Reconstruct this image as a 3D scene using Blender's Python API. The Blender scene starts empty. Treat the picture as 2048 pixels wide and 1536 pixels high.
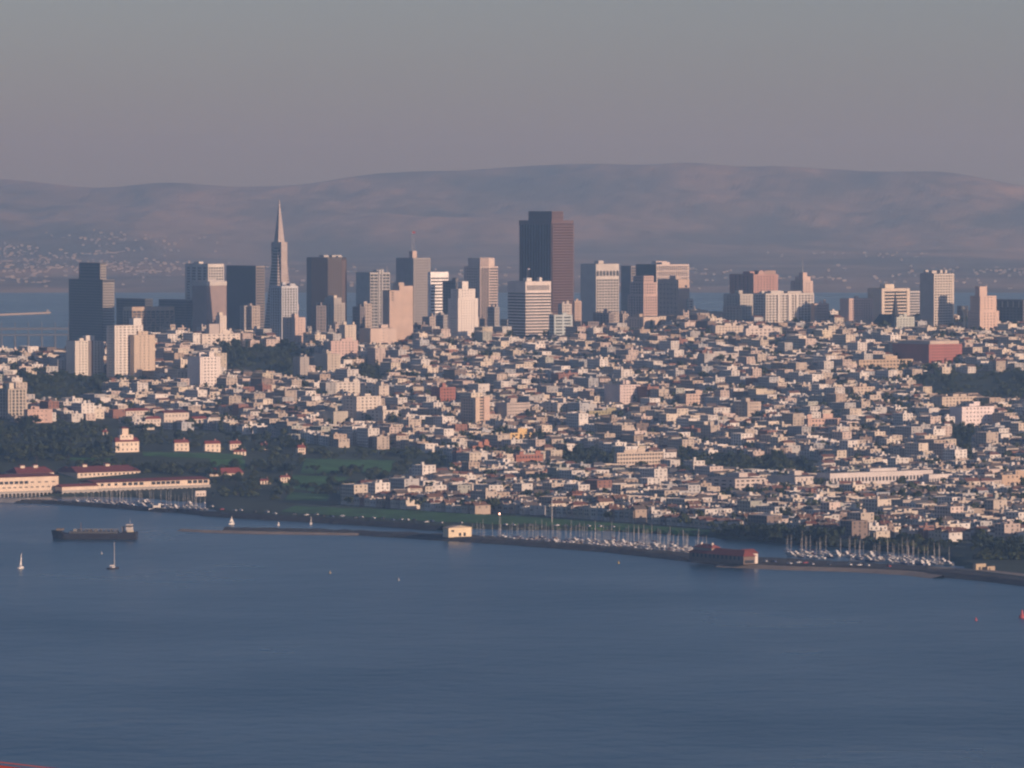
import bpy, math, random
import numpy as np
from mathutils import noise as mnoise, Vector
R = math.radians
rng = random.Random(7)
scene = bpy.context.scene
C = scene.collection

# ------------------------------------------------------------------ camera
CAMZ = 265.0
S = 8.66e-5                       # radians per photo pixel
F = 1.0 / S
PITCH = (768 - 400) * S
cam = bpy.data.cameras.new('camera')
cam.sensor_width = 36.0
cam.lens = 36.0 * F / 2048.0
cam.clip_start = 5.0
cam.clip_end = 90000.0
camo = bpy.data.objects.new('camera', cam)
C.objects.link(camo)
camo.location = (0, 0, CAMZ)
camo.rotation_euler = (math.pi / 2 - PITCH, 0, 0)
scene.camera = camo

# ------------------------------------------------------------------ sky, sun, exposure
SUN_EL = R(12.5)
SUN_AZ = R(41.0)                   # from +X (right) towards -Y (behind the camera)
sdir = Vector((math.cos(SUN_EL) * math.cos(SUN_AZ), -math.cos(SUN_EL) * math.sin(SUN_AZ), math.sin(SUN_EL)))
w = bpy.data.worlds.new('World')
scene.world = w
w.use_nodes = True
nt = w.node_tree
bg = nt.nodes['Background']
sky = nt.nodes.new('ShaderNodeTexSky')
sky.sky_type = 'NISHITA'
sky.sun_disc = False
sky.sun_elevation = SUN_EL
sky.sun_rotation = math.atan2(sdir.x, sdir.y)
sky.altitude = 200
sky.air_density = 1.0
sky.dust_density = 0.6
sky.ozone_density = 3.0
tint = nt.nodes.new('ShaderNodeVectorMath')
tint.operation = 'MULTIPLY'
tint.inputs[1].default_value = (.97, .935, 1.23)      # the camera's pinkish white balance
nt.links.new(sky.outputs[0], tint.inputs[0])
nt.links.new(tint.outputs[0], bg.inputs[0])
bg.inputs[1].default_value = 0.07
sl = bpy.data.lights.new('sun', 'SUN')
sl.energy = 4.15
sl.angle = R(0.5)
sl.color = (1.0, 0.795, 0.665)
so = bpy.data.objects.new('sun', sl)
C.objects.link(so)
so.location = (3000, -2000, 1500)
so.rotation_euler = (-sdir).to_track_quat('-Z', 'Y').to_euler()
scene.view_settings.view_transform = 'Standard'
scene.view_settings.look = 'None'
scene.view_settings.exposure = 0.08
scene.view_settings.gamma = 1.0
scene.render.engine = 'CYCLES'
scene.cycles.max_bounces = 6
scene.cycles.diffuse_bounces = 2
scene.cycles.glossy_bounces = 2
scene.cycles.volume_bounces = 1
scene.cycles.use_denoising = True
scene.cycles.pixel_filter_type = 'BLACKMAN_HARRIS'
scene.cycles.filter_width = 2.25

# ------------------------------------------------------------------ pixels and places
CP, SP = math.cos(PITCH), math.sin(PITCH)
def ray(u, v):
    a, b = (u - 1024) / F, (768 - v) / F
    return a, CP + b * SP, -SP + b * CP
def at_z(u, v, z):                # where a sight line meets the level z
    x, y, dz = ray(u, v)
    t = (z - CAMZ) / dz
    return x * t, y * t
def at_y(u, v, Y):                # where a sight line reaches the distance Y
    x, y, dz = ray(u, v)
    t = Y / y
    return x * t, CAMZ + dz * t
def project(x, y, z):
    dz = z - CAMZ
    f = y * CP - dz * SP
    return 1024 + F * x / f, 768 - F * (y * SP + dz * CP) / f
def lerp(t, pts):
    if t <= pts[0][0]: return pts[0][1]
    for (a, p), (b, q) in zip(pts, pts[1:]):
        if t <= b: return p + (q - p) * (t - a) / (b - a)
    return pts[-1][1]
def inside(u, v, poly):
    c = False
    j = len(poly) - 1
    for i in range(len(poly)):
        a, b = poly[i], poly[j]
        if (a[1] > v) != (b[1] > v) and u < (b[0] - a[0]) * (v - a[1]) / (b[1] - a[1]) + a[0]: c = not c
        j = i
    return c
# street grid: EA runs south (right and away), EB runs east (left and away)
GA = math.atan2(0.59, 0.807)
EA = (math.cos(GA), math.sin(GA))
EB = (-math.sin(GA), math.cos(GA))

# ------------------------------------------------------------------ materials
def mat(name, base=(.5, .5, .5), rough=.8, objcol=False, attr=None, mott=0.0, mscale=.15, spec=.3, metal=0.0, bump=0.0):
    m = bpy.data.materials.new(name)
    m.use_nodes = True
    n, l = m.node_tree.nodes, m.node_tree.links
    b = n['Principled BSDF']
    b.inputs['Roughness'].default_value = rough
    b.inputs['Metallic'].default_value = metal
    b.inputs['Specular IOR Level'].default_value = spec
    b.inputs['Base Color'].default_value = (*base, 1)
    src = None
    if objcol:
        src = n.new('ShaderNodeObjectInfo').outputs['Color']
    elif attr:
        a = n.new('ShaderNodeAttribute'); a.attribute_name = attr
        src = a.outputs['Color']
    if mott > 0 or bump > 0:
        tc = n.new('ShaderNodeTexCoord')
        nz = n.new('ShaderNodeTexNoise'); nz.inputs['Scale'].default_value = mscale; nz.inputs['Detail'].default_value = 5
        l.new(tc.outputs['Object'], nz.inputs['Vector'])
    if mott > 0:
        mr = n.new('ShaderNodeMapRange')
        mr.inputs['From Min'].default_value = .25; mr.inputs['From Max'].default_value = .75
        mr.inputs['To Min'].default_value = 1 - mott; mr.inputs['To Max'].default_value = 1 + mott * .6
        l.new(nz.outputs['Fac'], mr.inputs['Value'])
        mx = n.new('ShaderNodeVectorMath'); mx.operation = 'SCALE'
        if src: l.new(src, mx.inputs[0])
        else: mx.inputs[0].default_value = base
        l.new(mr.outputs[0], mx.inputs['Scale'])
        src = mx.outputs[0]
    if bump > 0:
        bp = n.new('ShaderNodeBump'); bp.inputs['Distance'].default_value = bump
        l.new(nz.outputs['Fac'], bp.inputs['Height']); l.new(bp.outputs[0], b.inputs['Normal'])
    if src: l.new(src, b.inputs['Base Color'])
    return m
FAC = mat('facade_paint', rough=.85, objcol=True, mott=.16, mscale=.09)
GLASS = mat('window_glass', (.03, .036, .045), .22, spec=.5)
ROOF = mat('roof_covering', rough=.95, objcol=True, mott=.25, mscale=.3)
PLAIN = mat('painted_surface', rough=.6, objcol=True, mott=.08, mscale=.5)
METAL = mat('weathered_metal', (.35, .35, .36), .5, mott=.2, mscale=1)
CITY = mat('house_walls', rough=.88, attr='Col', mott=.12, mscale=.12)
GRASS = mat('lawn', (.05, .145, .035), .95, mott=.6, mscale=.045)
GROUND = mat('city_ground', (.042, .060, .036), .95, mott=.4, mscale=.02)
ROCK = mat('rock', (.06, .058, .055), .95, mott=.4, mscale=.3, bump=.5)
SAND = mat('sand', (.30, .24, .18), .95, mott=.25, mscale=.1)
CONC = mat('concrete', (.34, .32, .29), .9, mott=.25, mscale=.2)
BARK = mat('bark', (.07, .05, .035), .95)
def foliage_mat():
    m = bpy.data.materials.new('foliage'); m.use_nodes = True
    n, l = m.node_tree.nodes, m.node_tree.links
    b = n['Principled BSDF']; b.inputs['Roughness'].default_value = .75; b.inputs['Specular IOR Level'].default_value = .15
    g = n.new('ShaderNodeNewGeometry'); oi = n.new('ShaderNodeObjectInfo')
    ad = n.new('ShaderNodeMath'); ad.operation = 'MULTIPLY_ADD'; ad.inputs[1].default_value = .6; 
    l.new(g.outputs['Random Per Island'], ad.inputs[0])
    m2 = n.new('ShaderNodeMath'); m2.operation = 'MULTIPLY'; m2.inputs[1].default_value = .4
    l.new(oi.outputs['Random'], m2.inputs[0]); l.new(m2.outputs[0], ad.inputs[2])
    cr = n.new('ShaderNodeValToRGB'); e = cr.color_ramp.elements
    e[0].color = (.014, .022, .012, 1); e[1].color = (.075, .085, .035, 1)
    x = e.new(.5); x.color = (.028, .043, .019, 1)
    l.new(ad.outputs[0], cr.inputs[0]); l.new(cr.outputs[0], b.inputs['Base Color'])
    return m
LEAF = foliage_mat()

# ------------------------------------------------------------------ mesh helpers
class MB:
    def __init__(s): s.v = []; s.f = []; s.c = []; s.col = None
    def quad(s, a, b, c, d):
        n = len(s.v); s.v += [a, b, c, d]; s.f.append((n, n + 1, n + 2, n + 3)); s.c.append(s.col)
    def tri(s, a, b, c):
        n = len(s.v); s.v += [a, b, c]; s.f.append((n, n + 1, n + 2)); s.c.append(s.col)
    def hexa(s, p):
        n = len(s.v); s.v += p
        for q in ((0, 3, 2, 1), (4, 5, 6, 7), (0, 1, 5, 4), (1, 2, 6, 5), (2, 3, 7, 6), (3, 0, 4, 7)):
            s.f.append(tuple(n + i for i in q)); s.c.append(s.col)
    def box(s, x0, x1, y0, y1, z0, z1):
        s.hexa([(x0, y0, z0), (x1, y0, z0), (x1, y1, z0), (x0, y1, z0), (x0, y0, z1), (x1, y0, z1), (x1, y1, z1), (x0, y1, z1)])
    def prism(s, poly, z0, z1):           # poly counter-clockwise
        n = len(s.v); k = len(poly)
        s.v += [(x, y, z0) for x, y in poly] + [(x, y, z1) for x, y in poly]
        s.f.append(tuple(n + i for i in reversed(range(k)))); s.c.append(s.col)
        s.f.append(tuple(n + k + i for i in range(k))); s.c.append(s.col)
        for i in range(k):
            j = (i + 1) % k
            s.f.append((n + i, n + j, n + k + j, n + k + i)); s.c.append(s.col)
    def frustum(s, cx, cy, z0, r0, z1, r1, k=8):
        n = len(s.v)
        for z, r in ((z0, r0), (z1, r1)):
            s.v += [(cx + r * math.cos(2 * math.pi * i / k), cy + r * math.sin(2 * math.pi * i / k), z) for i in range(k)]
        s.f.append(tuple(n + i for i in reversed(range(k)))); s.c.append(s.col)
        s.f.append(tuple(n + k + i for i in range(k))); s.c.append(s.col)
        for i in range(k):
            j = (i + 1) % k
            s.f.append((n + i, n + j, n + k + j, n + k + i)); s.c.append(s.col)
    def gable(s, x0, x1, y0, y1, z0, h, axis='x', o=.4, hip=0.0):
        x0 -= o; x1 += o; y0 -= o; y1 += o
        if axis == 'x':
            m = (y0 + y1) / 2
            a, b = (x0 + hip, m, z0 + h), (x1 - hip, m, z0 + h)
            p = [(x0, y0, z0), (x1, y0, z0), (x1, y1, z0), (x0, y1, z0)]
            s.quad(p[0], p[1], b, a); s.quad(p[2], p[3], a, b); s.tri(p[1], p[2], b); s.tri(p[3], p[0], a)
        else:
            m = (x0 + x1) / 2
            a, b = (m, y0 + hip, z0 + h), (m, y1 - hip, z0 + h)
            p = [(x0, y0, z0), (x1, y0, z0), (x1, y1, z0), (x0, y1, z0)]
            s.quad(p[1], p[2], b, a); s.quad(p[3], p[0], a, b); s.tri(p[0], p[1], a); s.tri(p[2], p[3], b)
        s.quad(p[3], p[2], p[1], p[0])
    def mesh(s, name, m, attr=False):
        me = bpy.data.meshes.new(name)
        me.from_pydata(s.v, [], s.f)
        me.materials.append(m)
        if attr:
            ca = me.color_attributes.new('Col', 'FLOAT_COLOR', 'CORNER')
            buf = np.empty((len(me.loops), 4), np.float32); buf[:, 3] = 1
            k = 0
            for f, c in zip(s.f, s.c):
                buf[k:k + len(f), :3] = c; k += len(f)
            ca.data.foreach_set('color', buf.ravel())
        me.update()
        return me
def ob(name, me, parent=None, loc=None, color=None, rotz=None):
    o = bpy.data.objects.new(name, me)
    C.objects.link(o)
    if parent is not None: o.parent = parent
    if loc is not None: o.location = loc
    if rotz is not None: o.rotation_euler = (0, 0, rotz)
    if color is not None: o.color = (*color, 1)
    return o
def tag(o, label=None, cat=None, group=None, kind=None):
    if label: o['label'] = label
    if cat: o['category'] = cat
    if group: o['group'] = group
    if kind: o['kind'] = kind
    return o
def thing(name, label, cat, loc, rotz=0.0, group=None):
    o = ob(name, None, None, loc, None, rotz)
    o.empty_display_size = 1
    return tag(o, label, cat, group)
BOXES = {}
def bx(name, parent, x0, x1, y0, y1, z0, z1, m, color=None):   # a box part, mesh shared between equal sizes
    k = (round(x1 - x0, 3), round(y1 - y0, 3), round(z1 - z0, 3), m.name)
    if k not in BOXES:
        b = MB(); b.box(0, k[0], 0, k[1], 0, k[2]); BOXES[k] = b.mesh('box', m)
    return ob(name, BOXES[k], parent, (x0, y0, z0), color)
def copy_tree(o, parent=None):
    c = o.copy(); C.objects.link(c); c.parent = parent
    for ch in o.children: copy_tree(ch, c)
    return c
ONES = ['', 'first', 'second', 'third', 'fourth', 'fifth', 'sixth', 'seventh', 'eighth', 'ninth', 'tenth', 'eleventh', 'twelfth',
        'thirteenth', 'fourteenth', 'fifteenth', 'sixteenth', 'seventeenth', 'eighteenth', 'nineteenth']
TENS = ['', '', 'twent', 'thirt', 'fort', 'fift', 'sixt', 'sevent', 'eight', 'ninet']
def nth(n):
    if n < 20: return ONES[n]
    if n >= 100: return 'hundredth' if n == 100 else 'hundred and ' + nth(n - 100)
    return TENS[n // 10] + ('ieth' if n % 10 == 0 else 'y-' + ONES[n % 10])
# ------------------------------------------------------------------ the lie of the land
PROF = [
 (0,   [(5060, 2), (5230, 3), (5420, 24), (5900, 30), (6000, 36), (6500, 63), (6700, 78), (6850, 80), (7300, 30), (8000, 8), (9300, 3)]),
 (350, [(5060, 2), (5260, 3), (5450, 25), (6100, 27), (6550, 52), (6800, 66), (7050, 88), (7200, 86), (7600, 25), (8100, 8), (9300, 3)]),
 (600, [(4960, 3), (5300, 3), (5500, 14), (5800, 20), (6100, 27), (6550, 50), (6850, 70), (7100, 88), (7250, 85), (7700, 30), (8300, 8), (9300, 3)]),
 (850, [(4850, 3), (5450, 4), (5650, 9), (6050, 29), (6450, 47), (6850, 64), (7300, 86), (7450, 86), (8000, 28), (8600, 8), (9300, 3)]),
 (1100, [(4700, 3), (5550, 4), (6050, 29), (6450, 47), (6850, 64), (7350, 87), (7500, 87), (8000, 35), (8600, 10), (9300, 3)]),
 (1500, [(4500, 3), (5500, 4), (6000, 31), (6350, 49), (6700, 68), (7050, 85), (7400, 106), (7550, 106), (8200, 50), (8900, 12), (9300, 3)]),
 (2100, [(4300, 3), (5450, 4), (6000, 31), (6350, 49), (6700, 68), (7050, 84), (7400, 102), (7550, 103), (8200, 60), (8900, 14), (9300, 3)]),
]
SHORE = [(-400, 992), (60, 992), (260, 994), (400, 1006), (430, 1026), (600, 1040), (860, 1056), (1210, 1061), (1420, 1074), (1560, 1086), (1700, 1096),
         (1880, 1112), (1950, 1146), (2048, 1168), (2500, 1250)]
def shoreY(u): return at_z(u, lerp(u, SHORE), 0)[1]
def terrain(x, y):
    u = 1024 + x / y * F
    if y > 9400: return -3.0
    sy = shoreY(u)
    if y < sy: return max(-3.0, 2.6 + (y - sy) * .8)
    z = None
    if u <= PROF[0][0]: z = lerp(y, PROF[0][1])
    elif u >= PROF[-1][0]: z = lerp(y, PROF[-1][1])
    else:
        for (ua, pa), (ub, pb) in zip(PROF, PROF[1:]):
            if u <= ub:
                t = (u - ua) / (ub - ua); t = t * t * (3 - 2 * t)
                z = lerp(y, pa) * (1 - t) + lerp(y, pb) * t; break
    k = max(0.0, min(1.0, (z - 6) / 20))
    z += k * 4.0 * mnoise.noise(Vector((x / 210, y / 210, 0)))
    if y > 9200: z += (9200 - y) * .05
    return z
def ground_px(u, v, lo=4200, hi=8000):      # first ground point seen along a sight line
    y = lo
    while y < hi:
        x, z = at_y(u, v, y)
        if z <= terrain(x, y):
            while y > lo:
                y -= 4
                x, z = at_y(u, v, y)
                if z > terrain(x, y): break
            return x, y, terrain(x, y)
        y += 44
    x, z = at_y(u, v, hi)
    return x, hi, terrain(x, hi)

def grid_mesh(name, us, ys, zf, m, smooth=True, xf=None):
    vs = []; fs = []
    nu = len(us)
    for y in ys:
        for u in us:
            x = xf(u, y) if xf else (u - 1024) / F * y
            vs.append((x, y, zf(x, y)))
    for j in range(len(ys) - 1):
        for i in range(nu - 1):
            a = j * nu + i
            fs.append((a, a + 1, a + nu + 1, a + nu))
    me = bpy.data.meshes.new(name); me.from_pydata(vs, [], fs); me.materials.append(m)
    if smooth: me.polygons.foreach_set('use_smooth', [True] * len(fs))
    me.update()
    return ob(name, me)
us = list(range(-700, 2800, 20))
ys = list(np.arange(3900, 5500, 12)) + list(np.arange(5500, 7800, 30)) + list(np.arange(7800, 9600, 60))
tag(grid_mesh('city_ground', us, [float(y) for y in ys], terrain, GROUND), kind='structure')

# seabed below everything, then the bay
bm_ = MB(); bm_.quad((-20000, -3000, -4.5), (20000, -3000, -4.5), (20000, 36000, -4.5), (-20000, 36000, -4.5))
tag(ob('seabed', bm_.mesh('seabed', GROUND)), kind='structure')
def water_mat():
    m = bpy.data.materials.new('bay_water'); m.use_nodes = True
    n, l = m.node_tree.nodes, m.node_tree.links
    b = n['Principled BSDF']
    b.inputs['Base Color'].default_value = (.012, .062, .100, 1)
    b.inputs['IOR'].default_value = 1.33
    tc = n.new('ShaderNodeTexCoord')
    def nz(scale, det, sx=1.0, sy=1.0, rot=0.0):
        mp = n.new('ShaderNodeMapping'); mp.inputs['Scale'].default_value = (sx, sy, 1); mp.inputs['Rotation'].default_value = (0, 0, rot)
        t = n.new('ShaderNodeTexNoise'); t.inputs['Scale'].default_value = scale; t.inputs['Detail'].default_value = det
        l.new(tc.outputs['Object'], mp.inputs[0]); l.new(mp.outputs[0], t.inputs[0])
        return t.outputs['Fac']
    big = nz(.004, 5, 1, .8, .12)
    mr = n.new('ShaderNodeMapRange'); mr.inputs['From Min'].default_value = .3; mr.inputs['From Max'].default_value = .7
    mr.inputs['To Min'].default_value = .26; mr.inputs['To Max'].default_value = .34
    l.new(big, mr.inputs[0]); l.new(mr.outputs[0], b.inputs['Roughness'])
    b1 = n.new('ShaderNodeBump'); b1.inputs['Distance'].default_value = 1.7; b1.inputs['Strength'].default_value = .8
    l.new(nz(.07, 5, 1.0, .75, .25), b1.inputs['Height'])
    b2 = n.new('ShaderNodeBump'); b2.inputs['Distance'].default_value = 3.6; b2.inputs['Strength'].default_value = .6
    l.new(nz(.02, 4, .8, .9, -.1), b2.inputs['Height']); l.new(b2.outputs[0], b1.inputs['Normal'])
    l.new(b1.outputs[0], b.inputs['Normal'])
    return m
WATER = water_mat()
bm_ = MB(); bm_.quad((-20000, -3000, 0), (20000, -3000, 0), (20000, 36000, 0), (-20000, 36000, 0))
tag(ob('bay_water', bm_.mesh('bay_water', WATER)), kind='structure')

# far shore and the hills behind it
RIDGE = [(-900, 372), (-200, 360), (0, 354), (90, 364), (200, 376), (340, 361), (450, 372), (580, 371), (640, 364), (720, 349), (800, 343), (940, 338), (1080, 330), (1170, 325), (1290, 329),
         (1400, 322), (1480, 334), (1540, 328), (1600, 333), (1750, 342), (1900, 342), (1960, 354), (2048, 371), (2200, 380), (2900, 372)]
def ridge(u): return sum(lerp(u + d, RIDGE) for d in (-40, -20, 0, 20, 40)) / 5
def hills(x, y):
    u = 1024 + x / y * F
    rz = CAMZ + (400 - ridge(u)) * S * 30000
    t = (y - 16600) / 13400
    if t < 0: base = -3 + max(0, (y - 16300) / 300) * 4 if y > 16300 else -3
    elif t < .45: base = 1 + 34 * t / .45
    else:
        q = (t - .45) / .55
        q = min(q, 1.0)
        base = 35 + (rz - 35) * (q * q * (3 - 2 * q)) 
    if y > 30000: base = rz - (y - 30000) * .14
    nse = mnoise.fractal(Vector((x / 1900, y / 2800, 3.3)), .9, 2.0, 6)
    k = max(0, min(1, (t - .38) / .3)) * max(0.12, min(1, abs(y - 30000) / 1500))
    rdg = 1 - abs(mnoise.noise(Vector((x / 1500 + y / 5200, y / 5200, 9))))
    top = CAMZ + (400 - ridge(u)) * S * y - 6 * (1 + mnoise.noise(Vector((x / 500, y / 900, 1))))
    return min(top, base + k * (nse * 95 + (rdg - .75) * 110))
def hill_mat():
    m = bpy.data.materials.new('far_hills'); m.use_nodes = True
    n, l = m.node_tree.nodes, m.node_tree.links
    b = n['Principled BSDF']; b.inputs['Roughness'].default_value = 1; b.inputs['Specular IOR Level'].default_value = 0
    tc = n.new('ShaderNodeTexCoord')
    mp = n.new('ShaderNodeMapping'); mp.inputs['Scale'].default_value = (1, .45, 2)
    t = n.new('ShaderNodeTexNoise'); t.inputs['Scale'].default_value = .0011; t.inputs['Detail'].default_value = 8; t.inputs['Roughness'].default_value = .65
    l.new(tc.outputs['Object'], mp.inputs[0]); l.new(mp.outputs[0], t.inputs[0])
    cr = n.new('ShaderNodeValToRGB'); e = cr.color_ramp.elements
    e[0].position = .42; e[0].color = (.15, .135, .10, 1); e[1].position = .62; e[1].color = (.44, .34, .25, 1)
    l.new(t.outputs['Fac'], cr.inputs[0]); l.new(cr.outputs[0], b.inputs['Base Color'])
    return m
hu = list(range(-1100, 3200, 10))
hy = [16000, 16300, 16600, 17500] + list(range(18500, 32400, 130))
tag(grid_mesh('far_hills', hu, [float(y) for y in hy], hills, hill_mat(), False), kind='structure')

# the far town: hundreds of specks nobody could count
mb = MB(); q = random.Random(5)
pal = [(.34, .31, .27), (.30, .27, .24), (.32, .28, .24), (.42, .39, .35), (.26, .24, .21)]
CL = [(q.uniform(-50, 2100), q.uniform(17200, 20500), q.uniform(80, 420)) for _ in range(16)]
CL += [(q.uniform(0, 330), q.uniform(19500, 24000), q.uniform(100, 400)) for _ in range(22)] + [(1720, 22500, 250), (1560, 18500, 200)]
for i in range(800):
    if i % 6:
        cu, cy, cs = q.choice(CL)
        x = (cu - 1024) / F * cy + q.gauss(0, cs * .7); y = cy + q.gauss(0, cs * .9)
    else:
        y = q.uniform(17000, 21000); x = (q.uniform(-60, 2110) - 1024) / F * y
    z = hills(x, y)
    if z < 1: continue
    ww, hh = q.uniform(2.5, 7), q.uniform(2.5, 6) * (1.8 if q.random() < .06 else 1)
    mb.col = q.choice(pal); mb.box(x - ww, x + ww, y - 10, y + 10, z - 4, z + hh)
tag(ob('far_town', mb.mesh('far_town', CITY, True)), 'pale specks of a distant town on the far shore and foothills', 'town', kind='stuff')

# the air
def haze():
    m = bpy.data.materials.new('haze'); m.use_nodes = True
    n, l = m.node_tree.nodes, m.node_tree.links
    n.remove(n['Principled BSDF'])
    v = n.new('ShaderNodeVolumePrincipled')
    v.inputs['Color'].default_value = HAZE_C
    v.inputs['Absorption Color'].default_value = HAZE_A
    v.inputs['Density'].default_value = HAZE_D
    v.inputs['Anisotropy'].default_value = HAZE_G
    l.new(v.outputs[0], n['Material Output'].inputs['Volume'])
    b = MB(); b.box(-21000, 21000, -4000, 37000, -6, 640)
    tag(ob('haze', b.mesh('haze', m)), 'pale haze hanging over the bay and city', 'haze', kind='stuff')
HAZE_D = 6.6e-5
HAZE_C = (.46, .72, 1.0, 1)
HAZE_A = (1, 1, 1, 1)          # thin, blue-scattering air: near haze is blue, far haze takes the colour of the light
HAZE_G = .35
haze()
# ------------------------------------------------------------------ buildings
FRONT = []
FOOT = []                          # (x, y, radius) of what is already built
WHITE, CREAM, TAN, PINK, GREY, DARK = (.74, .70, .64), (.70, .62, .50), (.52, .41, .31), (.62, .48, .41), (.46, .45, .44), (.10, .10, .105)
BRICK, BROWN, BEIGE, STONE, OLIVE = (.33, .12, .085), (.20, .12, .10), (.58, .50, .40), (.42, .39, .35), (.33, .31, .19)
REDROOF, GREYROOF, BROWNROOF = (.19, .052, .048), (.16, .155, .15), (.13, .08, .06)
class Bld: pass
def shell(name, label, cat, uL, uC, uR, vT, Y, group=None, vB=None):
    """an Empty at the corner nearest the camera; local x runs along the sunny west front, local y along the shaded north front"""
    b = Bld()
    x, zt = at_y(uC, vT, Y)
    kR = (at_y(uR, vT, Y)[0]) / Y; kL = (at_y(uL, vT, Y)[0]) / Y
    b.Lw = max(2.0, (kR * Y - x) / (EA[0] - EA[1] * kR))
    b.Ln = max(2.0, (x - kL * Y) / (-EB[0] + EB[1] * kL))
    if vB is None:
        b.z0 = min(terrain(x + EA[0] * p + EB[0] * q_, Y + EA[1] * p + EB[1] * q_) for p in (0, b.Lw) for q_ in (0, b.Ln)) - .6
    else: b.z0 = at_y(uC, vB, Y)[1]
    b.H = zt - b.z0
    b.root = thing(name, label, cat, (x, Y, b.z0), GA, group)
    b.x, b.y = x, Y
    cx = x + EA[0] * b.Lw / 2 + EB[0] * b.Ln / 2; cy = Y + EA[1] * b.Lw / 2 + EB[1] * b.Ln / 2
    FOOT.append((cx, cy, math.hypot(b.Lw, b.Ln) / 2 + 3, b.z0 + b.H))
    if Y < 7620: FRONT.append((uL, uR, project(x, Y, b.z0)[1], Y))
    return b
def storeys(b, wall, nW, nN, fh=3.6, solid=.5, pierf=.4, x0=0, y0=0, Lw=None, Ln=None, z0=0, H=None, top=1.6, glass=None, d=.35, roof=GREYROOF, bands=True):
    """glazed core, a proud spandrel ring per floor, and piers along the two fronts in view"""
    Lw = Lw or b.Lw; Ln = Ln or b.Ln; H = H or b.H
    p = b.root
    bx('glazing', p, x0 + d, x0 + Lw - d, y0 + d, y0 + Ln - d, z0, z0 + H - .3, glass or GLASS)
    n = max(1, int((H - top) / fh))
    f = (H - top) / n
    if bands:
        for i in range(n):
            bx('floor_band', p, x0, x0 + Lw, y0, y0 + Ln, z0 + i * f, z0 + i * f + f * solid, FAC, wall)
    else:
        bx('base_course', p, x0, x0 + Lw, y0, y0 + Ln, z0, z0 + f * solid, FAC, wall)
    bx('parapet', p, x0, x0 + Lw, y0, y0 + Ln, z0 + H - top, z0 + H, FAC, wall)
    bx('roof', p, x0 + .5, x0 + Lw - .5, y0 + .5, y0 + Ln - .5, z0 + H, z0 + H + .12, ROOF, roof)
    e = .03
    if nW:
        s = Lw / nW; w_ = s * pierf
        for i in range(nW + 1):
            a = min(max(i * s - w_ / 2, 0), Lw - w_)
            bx('pier', p, x0 + a + e, x0 + a + w_ - e, y0 + e, y0 + d + .2, z0, z0 + H - top + .02, FAC, wall)
    if nN:
        s = Ln / nN; w_ = s * pierf
        for i in range(nN + 1):
            a = min(max(i * s - w_ / 2, 0), Ln - w_)
            bx('pier', p, x0 + e, x0 + d + .2, y0 + a + e, y0 + a + w_ - e, z0, z0 + H - top + .02, FAC, wall)
    elif nN == 0 and bands:
        bx('side_wall', p, x0 - .04, x0 + d + .2, y0 + e, y0 + Ln - e, z0, z0 + H - .02, FAC, wall)
def plain(b, wall, x0=0, y0=0, Lw=None, Ln=None, z0=0, H=None, roof=GREYROOF, name='wall'):
    Lw = Lw or b.Lw; Ln = Ln or b.Ln; H = H or b.H
    bx(name, b.root, x0, x0 + Lw, y0, y0 + Ln, z0, z0 + H, FAC, wall)
    bx('roof', b.root, x0 + .4, x0 + Lw - .4, y0 + .4, y0 + Ln - .4, z0 + H, z0 + H + .12, ROOF, roof)
def windows(b, face, cols, rows, a0, a1, z0, z1, ww=1.6, wh=1.7, off=0.0, name='window'):
    for i in range(cols):
        for j in range(rows):
            a = a0 + (a1 - a0) * (i + .5) / cols; z = z0 + (z1 - z0) * (j + .5) / rows
            if face == 'W': bx(name, b.root, a - ww / 2, a + ww / 2, off - .08, off + .1, z - wh / 2, z + wh / 2, GLASS)
            else: bx(name, b.root, off - .08, off + .1, a - ww / 2, a + ww / 2, z - wh / 2, z + wh / 2, GLASS)
def roofbits(b, seed, wall, n=3, z=None, big=1.0):
    q = random.Random(seed); z = b.H if z is None else z
    for i in range(n):
        w_ = b.Lw * q.uniform(.12, .3) * big; l_ = b.Ln * q.uniform(.15, .35) * big
        x = q.uniform(.08, .92) * (b.Lw - w_); y = q.uniform(.1, .9) * (b.Ln - l_)
        bx('plant_room', b.root, x, x + w_, y, y + l_, z + .05 + i * .01, z + q.uniform(2.2, 4.8), FAC, wall)
def mast(b, name, x, y, z0, h, r=.35):
    m = MB(); m.frustum(0, 0, 0, r, h, r * .5, 6); return ob(name, m.mesh(name, METAL), b.root, (x, y, z0))

def T(name, label, uL, uC, uR, vT, Y, wall, nW, nN, fh=3.9, solid=.5, pierf=.4, top=2.5, bits=2, cat='tower', group='downtown towers', glass=None, bands=True, d=.5):
    b = shell(name, label, cat, uL, uC, uR, vT, Y, group)
    storeys(b, wall, nW, nN, fh, solid, pierf, top=top, glass=glass, bands=bands, d=d)
    if bits: roofbits(b, hash_(label), wall, bits)
    return b
def hash_(s): return sum((i + 1) * ord(c) for i, c in enumerate(s)) % 100003
DG = mat('dark_tower_glass', (.022, .024, .03), .35, spec=.4)
BG = mat('bronze_glass', (.06, .035, .03), .3, spec=.5)

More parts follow.
